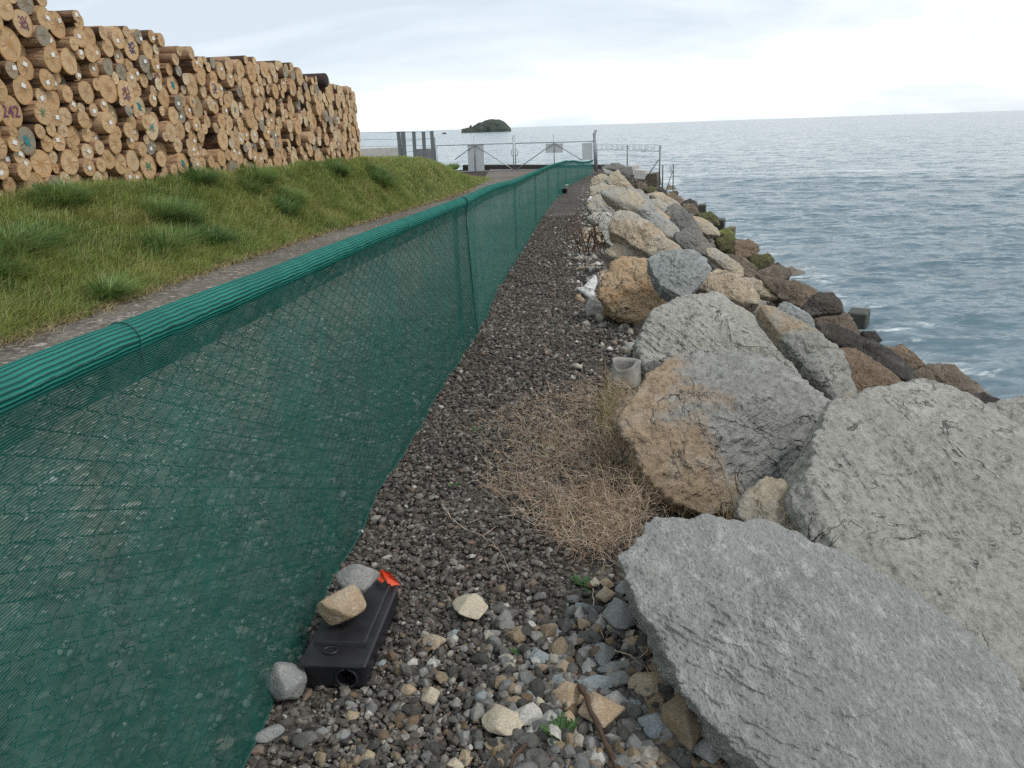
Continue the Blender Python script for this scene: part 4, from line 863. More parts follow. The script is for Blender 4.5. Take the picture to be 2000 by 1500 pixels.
def ordn(n): return ORD[n - 1] if n <= 20 else ('twenty-' + ORD[n - 21] if n <= 29 else 'thirtieth' if n == 30 else 'thirty-' + ORD[n - 31] if n <= 39 else 'fortieth' if n == 40 else 'forty-' + ORD[n - 41] if n < 50 else 'fiftieth')
base_z = np.interp(CS, bs[:, 0], bs[:, 1]); layer = np.floor((CZ - base_z) / .25).astype(int) + 1
COLW = {'teal': 'teal', 'purple': 'purple', 'blue': 'dark blue', 'green': 'green'}
tagged = {}
for i in order[:300]: tagged[i] = (rg.uniform() < .42 and CR[i] < .2) if i not in mark_of else False
pos = {}
for ly in set(layer): 
    for n_, i in enumerate(sorted([i for i in range(NL) if layer[i] == ly and seen[i]], key=lambda i: CS[i])): pos[i] = n_ + 1
stv = []; stq = []; stt = []; fv = []; fq = []; ft = []; nb_ = nf_ = 0
for i in range(NL):
    k = int(rg.integers(8)); roll = rg.uniform(0, 6.28); wob = rg.normal(0, .012, 2)
    rot = Matrix([list(r) for r in MR]) @ Matrix.Rotation(wob[0], 3, 'Z') @ Matrix.Rotation(roll, 3, 'X')
    if i in single:
        o = bpy.data.objects.new('log', PROTO[k][0]); COL.objects.link(o); o.rotation_euler = rot.to_euler(); o.location = cen[i]; o.scale = (LL[i] / 5, CR[i], CR[i])
        f = bpy.data.objects.new('cut_face', PROTO[k][1]); COL.objects.link(f); f.parent = o
        what = 'log end'
        if i in mark_of:
            c_, kd = mark_of[i]
            what = f'log end marked {kd} in {COLW[c_]} paint' if kd.isdigit() else f'log end with a {COLW[c_]} painted {dict(blob="splash", tick="tick", cross="cross", scribble="scribble")[kd]}'
            if kd.isdigit():
                cu = bpy.data.curves.new('painted_number', 'FONT'); cu.body = kd; cu.align_x = 'CENTER'; cu.align_y = 'CENTER'; cu.size = .95; cu.extrude = .002; cu.offset = .012
                tmp = bpy.data.objects.new('lettering', cu); me = bpy.data.meshes.new_from_object(tmp); bpy.data.objects.remove(tmp); me.materials.clear(); me.materials.append(PAINT[c_])
                mo = bpy.data.objects.new('painted_number', me); COL.objects.link(mo); mo.parent = o
                mo.matrix_local = Matrix.Rotation(-roll, 4, 'X') @ Matrix.Translation((.013, 0, 0)) @ Matrix(((0, 0, 1, 0), (1, 0, 0, 0), (0, 1, 0, 0), (0, 0, 0, 1)))
            else:
                mb = MB()
                for sk in strokes(kd, rg):
                    p = np.array([(0, a, b) for a, b in sk]) * .95; u = np.linspace(0, len(p) - 1, 4 * len(p)); p = np.stack([np.interp(u, np.arange(len(p)), p[:, m]) for m in range(3)], 1)
                    wd = .07 if kd == 'blob' else .05 if kd != 'scribble' else .04
                    w_ = wd * (1 + .3 * np.sin(u * 3)); V0 = p.copy(); dr_ = np.gradient(p, axis=0); pn = np.stack([p[:, 0] * 0, -dr_[:, 2], dr_[:, 1]], 1); pn /= np.linalg.norm(pn, axis=1)[:, None] + 1e-9
                    A = np.vstack([p - pn * w_[:, None], p + pn * w_[:, None]]); n = len(p); A[:, 0] = .012 + .0015 * len(mb.v)
                    B_ = A.copy(); B_[:, 0] = .006
                    q1 = [(m, m + 1, n + m + 1, n + m) for m in range(n - 1)]; mb.add(A, q1)
                mo = mb.build('paint_mark', PAINT[c_]); mo.parent = o; mo.matrix_local = Matrix.Rotation(-roll, 4, 'X')
        elif tagged[i]:
            what = 'log end with a white paper tag'
            q = bpy.data.objects.new('paper_tag', tagme); COL.objects.link(q); q.parent = o
            q.matrix_local = Matrix.Rotation(-roll, 4, 'X') @ Matrix.Translation((.012, rg.uniform(-.35, .5), rg.uniform(-.3, .45))) @ Matrix.Rotation(rg.uniform(-.5, .5), 4, 'X') @ Matrix.Diagonal((1, 1 / CR[i], 1 / CR[i], 1))
        tag(o, f'{SZ(CR[i])} {what}, {ordn(pos[i])} along in {ordn(int(layer[i]))} layer above grass', 'log', 'logs in the stack behind the grass bank')
    else:
        V, Q, tb, FV, FQ, FT = SH[k]; R3 = np.array([list(r) for r in rot])
        W = (V * (LL[i] / 5, CR[i], CR[i])) @ R3.T + cen[i]; stv.append(W); stq.append(Q + nb_); stt.append(tb + nb_); nb_ += len(W)
        W = (FV * (LL[i] / 5, CR[i], CR[i])) @ R3.T + cen[i]; fv.append(W); fq.append(FQ + nf_); ft.append(FT + nf_); nf_ += len(W)
M_face2 = islandmat('sawn log ends beyond', [(0, (0.278, 0.248, 0.194)), (.09, (0.433, 0.302, 0.177)), (.3, (0.515, 0.356, 0.211)), (.55, (0.556, 0.405, 0.251)), (.8, (0.453, 0.313, 0.188)), (.92, (0.556, 0.443, 0.296))], sc=6., bump=.2)
M_bark2 = islandmat('bark of logs beyond', [(0, (.07, .042, .028)), (.3, (.15, .09, .055)), (.55, (.26, .155, .09)), (.8, (.38, .25, .15)), (.93, (.2, .13, .1))], sc=7., bump=.6)
bv = np.vstack(stv); q = [np.vstack(stq), np.vstack(stt)]; nbq, nbt = len(q[0]), len(q[1])
V = np.vstack([bv, np.vstack(fv)]); FQ = np.vstack(fq) + len(bv); FT = np.vstack(ft) + len(bv)
o = mesh('stacked_logs', V, [q[0], q[1], FQ, FT], None, smooth=False, mats=[M_bark2, M_face2], midx=np.concatenate([np.zeros(nbq + nbt, int), np.ones(len(FQ) + len(FT), int)]))
stuff(o, 'rest of the log stack, its smaller looking far and hidden log ends', 'logs')
print('logs', NL, 'single', len(single))
# one log lying proud on top of the far end, with nearly black bark
q = onplane(628, 157, LA, LN); mb = MB(); mb.tube([q + LN * .15, q + LN * .12, q - LN * 2.0, q - LN * 4.5], [.165, .19, .195, .2], 16)
tag(mb.build('log', M_darkbark, smooth=True, loc=q), 'log with nearly black bark lying proud on top of the far stack end', 'log', 'logs in the stack behind the grass bank')

# ------------------------------------------------------------------ shade cloth fence
def top_y(px, py, dx=-.05):
    ys = np.arange(.5, 60, .01); r = ray(px, py); P = np.array([0, 0, HC])[None] + (r / r[1])[None] * ys[:, None]
    i = int(np.argmin(np.abs(P[:, 0] - (xb(ys) + dx)) / ys)); return ys[i], P[i, 2]
TP = [top_y(px, py) for px, py in ((0, 718), (100, 684), (225, 638), (380, 580), (500, 537), (700, 460), (820, 417), (912, 383), (1000, 352), (1052, 331), (1081, 320), (1106, 313), (1120, 313), (1135, 315.5), (1148, 315))]
TP.sort(); print('fence top', [(round(a, 2), round(b, 2), round(float(b - g(a)), 2)) for a, b in TP])
ty = np.array([a for a, _ in TP]); tz = np.array([b - g(a) for a, b in TP])
zt = tab(np.concatenate([[-12], ty, [75]]), np.concatenate([[tz[0]], tz, [tz[-1]]]), .35)
ztop_f = lambda y: g(y) + zt(y)
def clothmat(name, period=.0058, c1=(.010, .098, .077), c2=(.020, .140, .112), g0=.805, g1=.56, gl_=.035, bs=.35, stripe=0.):
    m, t, b = newmat(name); L = t.links; t.nodes.remove(b)
    uv = nd(t, 'ShaderNodeUVMap'); sx = nd(t, 'ShaderNodeSeparateXYZ'); L.new(uv.outputs[0], sx.inputs[0])
    nw = nd(t, 'ShaderNodeTexNoise', i_Scale=7., i_Detail=3.); L.new(uv.outputs[0], nw.inputs[0])
    v = math_(t, 'ADD', sx.outputs[1], math_(t, 'MULTIPLY', nw.outputs[0], .012))
    a = math_(t, 'SINE', math_(t, 'MULTIPLY', v, 2 * math.pi / period))                    # knitted rows along the fence
    c = math_(t, 'SINE', math_(t, 'MULTIPLY', math_(t, 'ADD', sx.outputs[0], math_(t, 'MULTIPLY', a, .0006)), 2 * math.pi / .0042))
    gap = ramp(t, [(.0, g0), (.50 if g0 > .8 else .10, g1), (.66 if g0 > .8 else .30, g1 * .14), (1., g1 * .07)]); L.new(math_(t, 'MULTIPLY_ADD', a, .5, .5), gap.inputs[0])
    gp = math_(t, 'MULTIPLY', gap.outputs[0], math_(t, 'MULTIPLY_ADD', c, .26, .80))
    nl = nd(t, 'ShaderNodeTexNoise', i_Scale=9., i_Detail=3.); L.new(uv.outputs[0], nl.inputs[0])
    mp = nd(t, 'ShaderNodeMapping'); mp.inputs['Scale'].default_value = (3.2, .35, 1); L.new(uv.outputs[0], mp.inputs[0])
    nv = nd(t, 'ShaderNodeTexNoise', i_Scale=1.5, i_Detail=4.); L.new(mp.outputs[0], nv.inputs[0])
    dens = ramp(t, [(.35, 1.25), (.65, .72)]); L.new(nv.outputs[0], dens.inputs[0])
    gp = math_(t, 'MULTIPLY', gp, dens.outputs[0], clamp=True)
    col = ramp(t, [(.3, c1), (.7, c2)]); L.new(nl.outputs[0], col.inputs[0])
    cc = col.outputs[0]
    if stripe:   # darker colour lines between the knitted rows
        sr = ramp(t, [(.0, stripe), (.16, stripe), (.34, 0.)]); L.new(math_(t, 'MULTIPLY_ADD', a, .5, .5), sr.inputs[0]); cc = mixc(t, sr.outputs[0], cc, (.003, .045, .038))
    d = nd(t, 'ShaderNodeBsdfDiffuse'); L.new(cc, d.inputs[0]); tr = nd(t, 'ShaderNodeBsdfTranslucent'); L.new(cc, tr.inputs[0])
    gl = nd(t, 'ShaderNodeBsdfGlossy', i_Roughness=.38); gl.inputs[0].default_value = (.8, .9, .88, 1)
    bp = nd(t, 'ShaderNodeBump', i_Strength=bs, i_Distance=.0025); L.new(a, bp.inputs['Height']); L.new(bp.outputs[0], d.inputs['Normal']); L.new(bp.outputs[0], gl.inputs['Normal'])
    m1 = nd(t, 'ShaderNodeMixShader', i_0=.25); L.new(d.outputs[0], m1.inputs[1]); L.new(tr.outputs[0], m1.inputs[2])
    m2 = nd(t, 'ShaderNodeMixShader', i_0=gl_); L.new(m1.outputs[0], m2.inputs[1]); L.new(gl.outputs[0], m2.inputs[2])
    tp = nd(t, 'ShaderNodeBsdfTransparent'); m3 = nd(t, 'ShaderNodeMixShader'); L.new(gp, m3.inputs[0]); L.new(m2.outputs[0], m3.inputs[1]); L.new(tp.outputs[0], m3.inputs[2])
    L.new(m3.outputs[0], t.nodes['Material Output'].inputs[0]); return m
M_cloth = clothmat('green knitted shade cloth'); M_seam = simple('dark green seam', (.012, .07, .06), .8, 0, .3, 60.)
fence = empty('shade_fence', (float(xb(3.)) - .05, 3., 0), 'long low chain-link fence wrapped in green knitted shade cloth beside the gravel path', 'fence')
RR = .034
def cloth(y0, y1, name, bil, mat=None):
    ys = np.concatenate([np.arange(y0, min(y1, 14), .035), np.arange(14, y1, .12) if y1 > 14 else []]); ys = np.append(ys, y1)
    nv = 46; rows = []; U = []
    seg = np.concatenate([[0], np.cumsum(np.hypot(np.diff(xb(ys)), np.diff(ys)))]) + y0
    for Yv, uu in zip(ys, seg):
        zt_ = ztop_f(Yv) - .0; zg = g(Yv); h = zt_ - zg; pr = []
        for q in np.linspace(0, 1, 6): pr.append((-RR - .005, zt_ - .15 + (.15 - RR) * q))                  # hem behind
        for a in np.linspace(math.pi, 0, 12)[1:]: pr.append((RR * math.cos(a), zt_ - RR + RR * math.sin(a)))   # over the top rail
        bot = .012 + .018 * gnoise(np.array([[Yv * 1.3, 0, bil]]))[0] + .022 * max(0, gnoise(np.array([[Yv * .5, 4, bil]]))[0])
        for q in np.linspace(0, 1, nv - 16)[1:]:
            zz_ = (zt_ - RR) * (1 - q) + (zg + bot) * q
            bw = .035 * gnoise(np.array([[Yv * .8, zz_ * .8, bil]]))[0] + .022 * gnoise(np.array([[Yv * 2.6 + zz_ * .5, zz_ * .5, bil + 5]]))[0] + .010 * gnoise(np.array([[Yv * 6.5 + zz_ * .9, zz_ * .6, bil + 9]]))[0]
            tt = RR * (1 - min(1, q * 7)) ** 2 + .01 + .045 * q ** 2 + (bw + .012) * min(1, q * 4)
            pr.append((max(tt, .004), zz_))
        pr = np.array(pr[:nv]); vv = np.concatenate([[0], np.cumsum(np.hypot(*np.diff(pr, axis=0).T))])
        bx = xb(Yv) - .05
        dx = (xb(Yv + .1) - xb(Yv - .1)) / .2; nrm = np.array([1, -dx]) / math.hypot(1, dx)
        rows.append(np.stack([bx + pr[:, 0] * nrm[0], Yv + pr[:, 0] * nrm[1], pr[:, 1]], 1)); U.append(np.stack([np.full(nv, uu), vv], 1))
    V = np.vstack(rows); o = mesh(name, V - np.array(fence.location), gridf(len(ys), nv)[:, ::-1], mat or M_cloth, fence, True); uvs(o, np.vstack(U)); return rows
M_roll = clothmat('rolled green cloth layers with skylight painted in', .0085, (.008, .185, .142), (.020, .27, .21), .20, .10, .05, .45, .9)  # layers cut the see-through; skylight on the roll is put into the brighter teal
def roll(y0, y1):
    ys = np.concatenate([np.arange(y0, min(y1, 14), .04), np.arange(14, y1, .15) if y1 > 14 else []]); ys = np.append(ys, y1); n = 30; a = np.linspace(0, 2 * math.pi, n); rows = []; U = []
    for Yv in ys:
        rr = (RR + .005) * (1 + .05 * gnoise(np.array([[Yv * 1.1, 2., 3.]]))[0] + .03 * gnoise(np.array([[Yv * 4., 2., 8.]]))[0]) * (1 + .012 * np.sin(3 * a + Yv * 1.3))
        dx = (xb(Yv + .1) - xb(Yv - .1)) / .2; nrm = np.array([1, -dx]) / math.hypot(1, dx)
        rows.append(np.stack([xb(Yv) - .05 + rr * np.cos(a) * nrm[0], Yv + rr * np.cos(a) * nrm[1], ztop_f(Yv) - RR + rr * np.sin(a)], 1)); U.append(np.stack([np.full(n, Yv), a * RR], 1))
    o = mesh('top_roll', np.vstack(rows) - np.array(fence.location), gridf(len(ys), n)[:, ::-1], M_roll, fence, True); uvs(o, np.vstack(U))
YSEAM = 6.1
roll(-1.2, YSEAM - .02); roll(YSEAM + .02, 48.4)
r1 = cloth(-1.2, YSEAM, 'shade_cloth', 1.); r2 = cloth(YSEAM - .05, 48.4, 'shade_cloth', 4., clothmat('denser lighter shade cloth', .0058, (.020, .135, .108), (.036, .19, .155), .802, .36))  # far panel is less see-through and lighter in colour
mb = MB(); mb.tube(r2[1][8:] + np.array([.010, 0, .006]), .006, 6); mb.build('seam', M_seam, fence)
for row in (r1,):
    mb = MB(); mb.tube(np.array([q[-1] for q in r1]) + (0, 0, .004), .0045, 5); mb.build('hem', M_seam, fence)
mb = MB(); mb.tube(np.array([q[-1] for q in r2]) + (0, 0, .004), .0045, 5); mb.build('hem', M_seam, fence)
for py in (1.62, 4.3):      # stitched joins over the roll
    i = int((py + 1.2) / .035); mb = MB(); mb.tube(r1[i][7:18] + (r1[i][7:18] - np.array([xb(py) - .05, py, ztop_f(py) - RR])) * .17, .0014, 5); mb.build('stitch', M_seam, fence)
ys = np.arange(-1.2, 48.4, .15); mb = MB(); mb.tube(np.stack([xb(ys) - .05, ys, ztop_f(ys) - RR - .012], 1), .022, 8); mb.build('top_rail', M_steel, fence, True)
M_gpost = simple('weathered grey post', (.13, .125, .115), .7, 0, .2, 20.)
for py in np.arange(.05, 48, 6.0):
    mb = MB(); mb.tube([(xb(py) - .105, py, g(py) - .3), (xb(py) - .105, py, ztop_f(py) - RR)], .02, 8); mb.build('post', M_gpost, fence, True)
# the chain-link behind the cloth: one zig-zag wire per 55 mm
mb = MB(); vs = []; qs = []; nn = 0; pit = .055
for k in range(int(6.6 / pit)):
    yk = .3 + k * pit; h = float(zt(yk)) - .06; nz = int(h / (pit / 2)) + 1
    zs = np.linspace(.03, h, nz * 2); ph = np.interp(zs / (pit / 2) % 2, [0, 1, 2], [-1, 1, -1]) * (1 if k % 2 else -1)
    yy = yk + ph * pit / 2; p = np.stack([xb(yy) - .052 + .004 * ph, yy, g(yy) + zs], 1)
    mb.tube(p, .0018, 4, False)
mb.build('chain_link', simple('dark green coated wire', (.012, .03, .026), .5, 0, .2, 30.), fence)

# ------------------------------------------------------------------ black bait box on the path
def bait_box(loc, yaw, scale, label):
    """long low black box: body with tunnel, lid with a raised middle"""
    root = empty('bait_box', loc, label, 'bait box', 'bait boxes along the fence')
    a = math.radians(yaw); ax = np.array([[math.cos(a), math.sin(a), 0], [-math.sin(a), math.cos(a), 0], [0, 0, 1]]); W, Lg, Hh = .185 * scale, .43 * scale, .092 * scale
    def part(name, mb, mat, smooth=False):
        V = np.vstack(mb.v) @ ax; f = ([np.vstack(mb.q)] if mb.q else []) + ([np.vstack(mb.t)] if mb.t else []); return mesh(name, V, f, mat, root, smooth)
    mb = MB()   # body: four walls with a real opening in the near end
    mb.box((0, Lg / 2, .006), (W, Lg, .012)); mb.box((-W / 2 + .005, Lg / 2, Hh * .45 + .006), (.01, Lg - .022, Hh * .86)); mb.box((W / 2 - .005, Lg / 2, Hh * .45 + .006), (.01, Lg - .022, Hh * .86)); mb.box((0, Lg - .006, Hh * .45 + .006), (W - .0, .01, Hh * .86))
    hx, hz, hr = W * .20, Hh * .46, Hh * .33; K = 28     # near wall with a round hole
    sq = []; ci = []
    for k in range(K):
        th = k / K * 2 * math.pi; c, s = math.cos(th), math.sin(th); ci.append((hx + hr * c, hz + hr * s)); q = max(abs(c), abs(s)); sq.append((hx + min(W * .30, hr * 1.35) * c / q, hz + hr * 1.32 * s / q))
    rec = [(-W / 2, .0), (W / 2, .0), (W / 2, Hh * .88), (-W / 2, Hh * .88)]
    V = [(x, .0, z) for x, z in sq] + [(x, .0, z) for x, z in ci] + [(x, .03, z) for x, z in ci]
    mb.add(V, [(k, (k + 1) % K, K + (k + 1) % K, K + k) for k in range(K)] + [(K + k, K + (k + 1) % K, 2 * K + (k + 1) % K, 2 * K + k) for k in range(K)])
    zs0, zs1, xs0, xs1 = hz - hr * 1.32, hz + hr * 1.32, hx - min(W * .30, hr * 1.35), hx + min(W * .30, hr * 1.35)
    for x0, x1_, z0, z1 in ((-W / 2, xs0, 0, Hh * .88), (xs1, W / 2, 0, Hh * .88), (xs0, xs1, 0, zs0), (xs0, xs1, zs1, Hh * .88)):
        mb.box(((x0 + x1_) / 2, .004, (z0 + z1) / 2), (x1_ - x0 - .0005, .008, max(.002, z1 - z0)), None, .0006)
    part('body', mb, M_black)
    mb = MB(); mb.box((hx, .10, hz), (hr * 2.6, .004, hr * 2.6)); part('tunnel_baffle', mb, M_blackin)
    mb = MB(); th = np.linspace(0, 2 * math.pi, 29); mb.tube(np.stack([hx + hr * 1.06 * np.cos(th), np.full(29, -.004), hz + hr * 1.06 * np.sin(th)], 1), .005, 6, False); part('tunnel_ring', mb, M_black, True)
    mb = MB(); mb.box((0, Lg / 2 - .004, Hh * .90 + .008), (W + .022, Lg + .028, .018), None, .006)
    lid = part('lid', mb, M_black)
    mb = MB(); prof = [(.45, 0), (.43, .010), (.41, .014)]; Vv = []
    zt0 = Hh * .90 + .0175
    for (s, z) in prof:
        for (sx_, sy_) in ((-1, -1), (1, -1), (1, 1), (-1, 1)): Vv.append((sx_ * W * s + W * .0, Lg * (.56 + .0) + sy_ * (Lg * .40 - (.45 - s) * W), zt0 + z))
    mb.add(Vv, [(l * 4 + k, l * 4 + (k + 1) % 4, (l + 1) * 4 + (k + 1) % 4, (l + 1) * 4 + k) for l in range(2) for k in range(4)] + [(8, 9, 10, 11)])
    rp = part('raised_panel', mb, M_black)
    mb = MB(); th = np.linspace(0, 2 * math.pi, 21); mb.tube(np.stack([-W * .12 + .022 * np.cos(th), .045 + .016 * np.sin(th), np.full(21, zt0 + .002)], 1), .004, 6, False); part('key_hole_rim', mb, M_black, True)
    mb = MB(); th = np.linspace(0, 2 * math.pi, 21)[:-1]; mb.add([(-W * .12, .045, zt0 + .0015)] + [(-W * .12 + .019 * math.cos(a_), .045 + .013 * math.sin(a_), zt0 + .0012) for a_ in th], t=[(0, 1 + k, 1 + (k + 1) % 20) for k in range(20)]); part('key_hole', mb, M_blackin)
    return root
bl = atz(654, 1352, 0); br = atz(716, 1350, 0); bk = atz(768, 1150, .11)
BYAW = math.degrees(math.atan2(bk[1] - br[1], bk[0] - br[0])) - 90
a_ = math.radians(BYAW); bc = br + np.array([-math.cos(a_) * .0925, -math.sin(a_) * .0925, .006])
BOX = bait_box(tuple(bc), BYAW, 1.0, 'black plastic bait box with a round tunnel hole, weighed down by two stones')
stone('tan rounded stone sitting on the black box lid', 671, 1192, 112, 92, 'orange', 811, z=.118, sub=6, group='stones holding the box down', name='stone', tall=.75, sink=.04, n=20)
stone('grey angular stone behind the tan one on the box lid', 704, 1146, 104, 84, 'grey', 812, z=.118, sub=6, group='stones holding the box down', name='stone', tall=.8, sink=.04)
b2 = aty(1100, 368, 33.0); b2 = np.array([b2[0], 33., float(g(33.))]); b2 = onsurf(1097, 378)
bait_box((b2[0] + .05, b2[1], b2[2] + .02), -8, 1.7, 'far dark box with a flat lid near the gate end of the path')
stone('pale stone lying on the far dark box', 1107, 362, 10, 6, 'pale', 815, z=float(b2[2]) + .24, group=None, name='stone', sub=4, sink=.1)
# orange tape scrap
q = atz(756, 1132, .02); mb = MB()
def dsheet(pts, mat, name, parent=None, th=.0015):
    P = np.array(pts, float); c = P.mean(0); n = np.cross(P[1] - P[0], P[2] - P[0]); n /= np.linalg.norm(n); k = len(P)
    m_ = MB(); m_.add(np.vstack([P + n * th, P - n * th]), [(i, (i + 1) % k, k + (i + 1) % k, k + i) for i in range(k)], [(0, i, i + 1) for i in range(1, k - 1)] + [(k, k + i + 1, k + i) for i in range(1, k - 1)])
    return m_
V = []; m_ = MB()
for pts in ([(728, 1126, .135), (745, 1112, .165), (760, 1124, .15), (746, 1138, .14)], [(745, 1112, .165), (764, 1120, .155), (782, 1142, .10), (760, 1144, .115), (752, 1130, .15)]):
    P = np.array([atz(*p) for p in pts]); k = len(P); m_.add(P, t=[(0, i, i + 1) for i in range(1, k - 1)]); m_.add(P + (0, .001, -.003), t=[(0, i + 1, i) for i in range(1, k - 1)])
tag(m_.build('orange_tape', M_orange, loc=q), 'crumpled scrap of orange tape behind the black box', 'tape')

# ------------------------------------------------------------------ sacks
def clothlump(name, label, outline, mat, tau, seed, thick=.35, off=.0, group=None):
    """a limp sack: sheet-like body following a concave outline, with folds"""
    rg = np.random.default_rng(seed); ol = np.array(outline, float); b = ol[np.argmax(ol[:, 1])]; p0 = onsurf(b[0], b[1], off)
    ta = math.radians(tau); n = np.array([0, -math.sin(ta), math.cos(ta)])
    P = np.array([onplane(x, y, p0, n) for x, y in ol]); c = P.mean(0); e1 = np.array([1., 0, 0]); e2 = np.cross(n, e1)
    R = P - c; an = np.arctan2(R @ e2, R @ e1); rr = np.linalg.norm(R, axis=1); o_ = np.argsort(an); an, rr = an[o_], rr[o_]
    N, K = 120, 26; th = np.linspace(-math.pi, math.pi, N, endpoint=False)
    # true polygon radius along each direction
    pol = np.stack([(R[o_] @ e1), (R[o_] @ e2)], 1); rad = np.zeros(N)
    for i, a in enumerate(th):
        d = np.array([math.cos(a), math.sin(a)]); best = 0
        for k in range(len(pol)):
            p, q = pol[k], pol[(k + 1) % len(pol)]; den = d[0] * (q - p)[1] - d[1] * (q - p)[0]
            if abs(den) < 1e-9: continue
            t_ = (p[0] * (q - p)[1] - p[1] * (q - p)[0]) / den; u_ = (p[0] * d[1] - p[1] * d[0]) / den
            if t_ > 0 and -.001 <= u_ <= 1.001: best = max(best, t_)
        rad[i] = best or rr.mean()
    sm = rr.mean(); V = []
    for sgn in (1, -1):
        for k in range(K):
            f = (1 - k / (K - 1)) if sgn > 0 else k / (K - 1)
            s = math.sin((1 - f) * math.pi / 2) if False else 1 - f
            rho = (1 - s) if sgn > 0 else f
            q = np.stack([np.cos(th) * rad * rho, np.sin(th) * rad * rho], 1); hgt = thick * sm * math.sqrt(max(0, 1 - rho ** 2)) * (1 if sgn > 0 else .6)
            X_ = c + q[:, :1] * e1 + q[:, 1:] * e2; w_ = fbm(X_ / sm * 2.6 + seed, 3); fo = np.abs(gnoise(X_ / sm * np.array([2.5, 1.2, 3.]) + seed * 2)) - .25
            V.append(X_ + n * (sgn * hgt + (w_ * .10 + fo * .22) * sm * (1 - rho ** 3))[:, None])
    V = np.array(V); rings = len(V); V = V.reshape(-1, 3); i = np.arange(rings - 1)[:, None] * N; j = np.arange(N)[None]; j2 = (j + 1) % N
    Q = np.stack([i + j, i + N + j, i + N + j2, i + j2], -1).reshape(-1, 4)
    return tag(mesh(name, V, Q[:, ::-1], mat, None, True, c), label, 'sack', group)
clothlump('sack', 'white torn sack with a pointed corner tucked against the orange boulder', [(1122, 562), (1138, 562), (1150, 548), (1164, 537), (1167, 552), (1160, 570), (1163, 582), (1150, 583), (1140, 574)], M_sack, 50, 3, .30, .02, 'torn sacks by the boulders')
clothlump('sack', 'dirty grey sack lying crumpled below the white torn one', [(1143, 598), (1152, 580), (1160, 577), (1170, 590), (1182, 600), (1186, 612), (1172, 620), (1145, 619)], M_sackg, 45, 5, .45, .0, 'torn sacks by the boulders')
clothlump('sack', 'small white plastic scrap wedged by the grey humped boulder', [(1146, 392), (1152, 383), (1157, 384), (1156, 395), (1149, 397)], M_sack, 60, 6, .4, .05, 'torn sacks by the boulders')
def open_bag():
    b = onsurf(1220, 748); dep = float(np.dot(b - np.array([0, 0, HC]), FW)); s = dep / F; N = 96; th = np.arange(N) / N * 2 * math.pi
    mb = MB(); rings = []
    for k, (w_, d_, z, sh) in enumerate([(30, 22, -2, 0), (31, 23, 8, 0), (28, 21, 22, 1), (26, 20, 36, 2), (27, 20, 44, 3), (26.2, 19.2, 44.6, 3), (25.5, 18.5, 36, 2), (27, 20, 20, 1), (28, 21, 4, 0)]):
        f = 1 + .10 * np.sin(3 * th + .4) * (z / 44) + .05 * np.sin(5 * th + 1 + z * .03)
        dip = (-12 * np.exp(-((th - 4.1) / .9) ** 2) + 4 * np.exp(-((th - 2.3) / .9) ** 2) + 3 * np.exp(-((th - 5.9) / .6) ** 2)) * (z / 44)
        rings.append(np.stack([b[0] + s * (w_ * f * np.cos(th) + sh), b[1] + s * 1.1 * d_ * f * np.sin(th), b[2] + s * 1.0 * (z + dip)], 1))
    V = np.vstack(rings); n = len(rings); i = np.arange(n - 1)[:, None] * N; j = np.arange(N)[None]; j2 = (j + 1) % N
    mb.add(V, np.stack([i + j, i + j2, i + N + j2, i + N + j], -1).reshape(-1, 4))
    tag(mb.build('sandbag', M_sackg, smooth=True, loc=b), 'old grey sandbag standing open with a curled rim beside the path', 'sack', 'torn sacks by the boulders')
    r = atz(1197, 727, .2); mb = MB()
open_bag()

# ------------------------------------------------------------------ gate, posts and wire at the far end
GA = np.array([onsurf(1163, 335)[0], 50.2, 0]); GB = np.array([-5.6, 58.0, 0]); gd = (GB - GA) / np.linalg.norm(GB - GA); gn = np.array([-gd[1], gd[0], 0])
def gp(px, py): return onplane(px, py, GA, gn)
def bar(mb, a, b, r, k=8): mb.tube([gp(*a), gp(*b)], r, k)
gl_ = empty('gate_leaf', tuple(gp(945, 333)), 'gate leaf on the bank side with a tall pale board on its middle upright', 'gate', 'leaves of the double gate')
gr_ = empty('gate_leaf', tuple(gp(1081, 333)), 'gate leaf on the sea side with two pale boards, meeting the tall post', 'gate', 'leaves of the double gate')
def parts(root, items, r=.03):
    for nm, segs in items:
        mb = MB()
        for a, b in segs: bar(mb, a, b, r)
        mb.build(nm, M_steel, root, True)
parts(gl_, [('frame', [((853, 284.5), (1001, 280)), ((1001.5, 264), (1003.5, 333)), ((855, 337), (1003, 332.5)), ((853, 284), (855, 337))]), ('upright', [((925.5, 265), (928, 334))]), ('brace', [((925.5, 284), (888, 312))]), ('brace', [((927, 284), (1002, 331))])])
parts(gr_, [('frame', [((1006, 280), (1159, 276)), ((1005.5, 264), (1007.5, 333)), ((1007, 332.5), (1160, 328)), ((1159, 259), (1161, 328))]), ('upright', [((1081, 262), (1083, 331))]), ('brace', [((1081, 280), (1009, 331))]), ('brace', [((1083, 280), (1137, 313))])])
def board(root, quad, name='board'):
    P = np.array([gp(*p) for p in quad]) - gn * .0; off = gn * np.sign(np.dot(gn, P[0] - np.array([0, 0, HC]))) ; P = P + off * .05
    mb = MB(); mb.add(np.vstack([P, P + off * .02]), [(0, 1, 2, 3), (7, 6, 5, 4), (0, 4, 5, 1), (1, 5, 6, 2), (2, 6, 7, 3), (3, 7, 4, 0)]); mb.build(name, M_panel, root)
board(gl_, [(912, 283), (943.5, 282), (945, 333), (914, 334)])
board(gr_, [(1065, 281), (1099, 280), (1098, 298), (1065, 299)]); board(gr_, [(1136, 280), (1156, 279), (1156.5, 312), (1136.5, 313)])
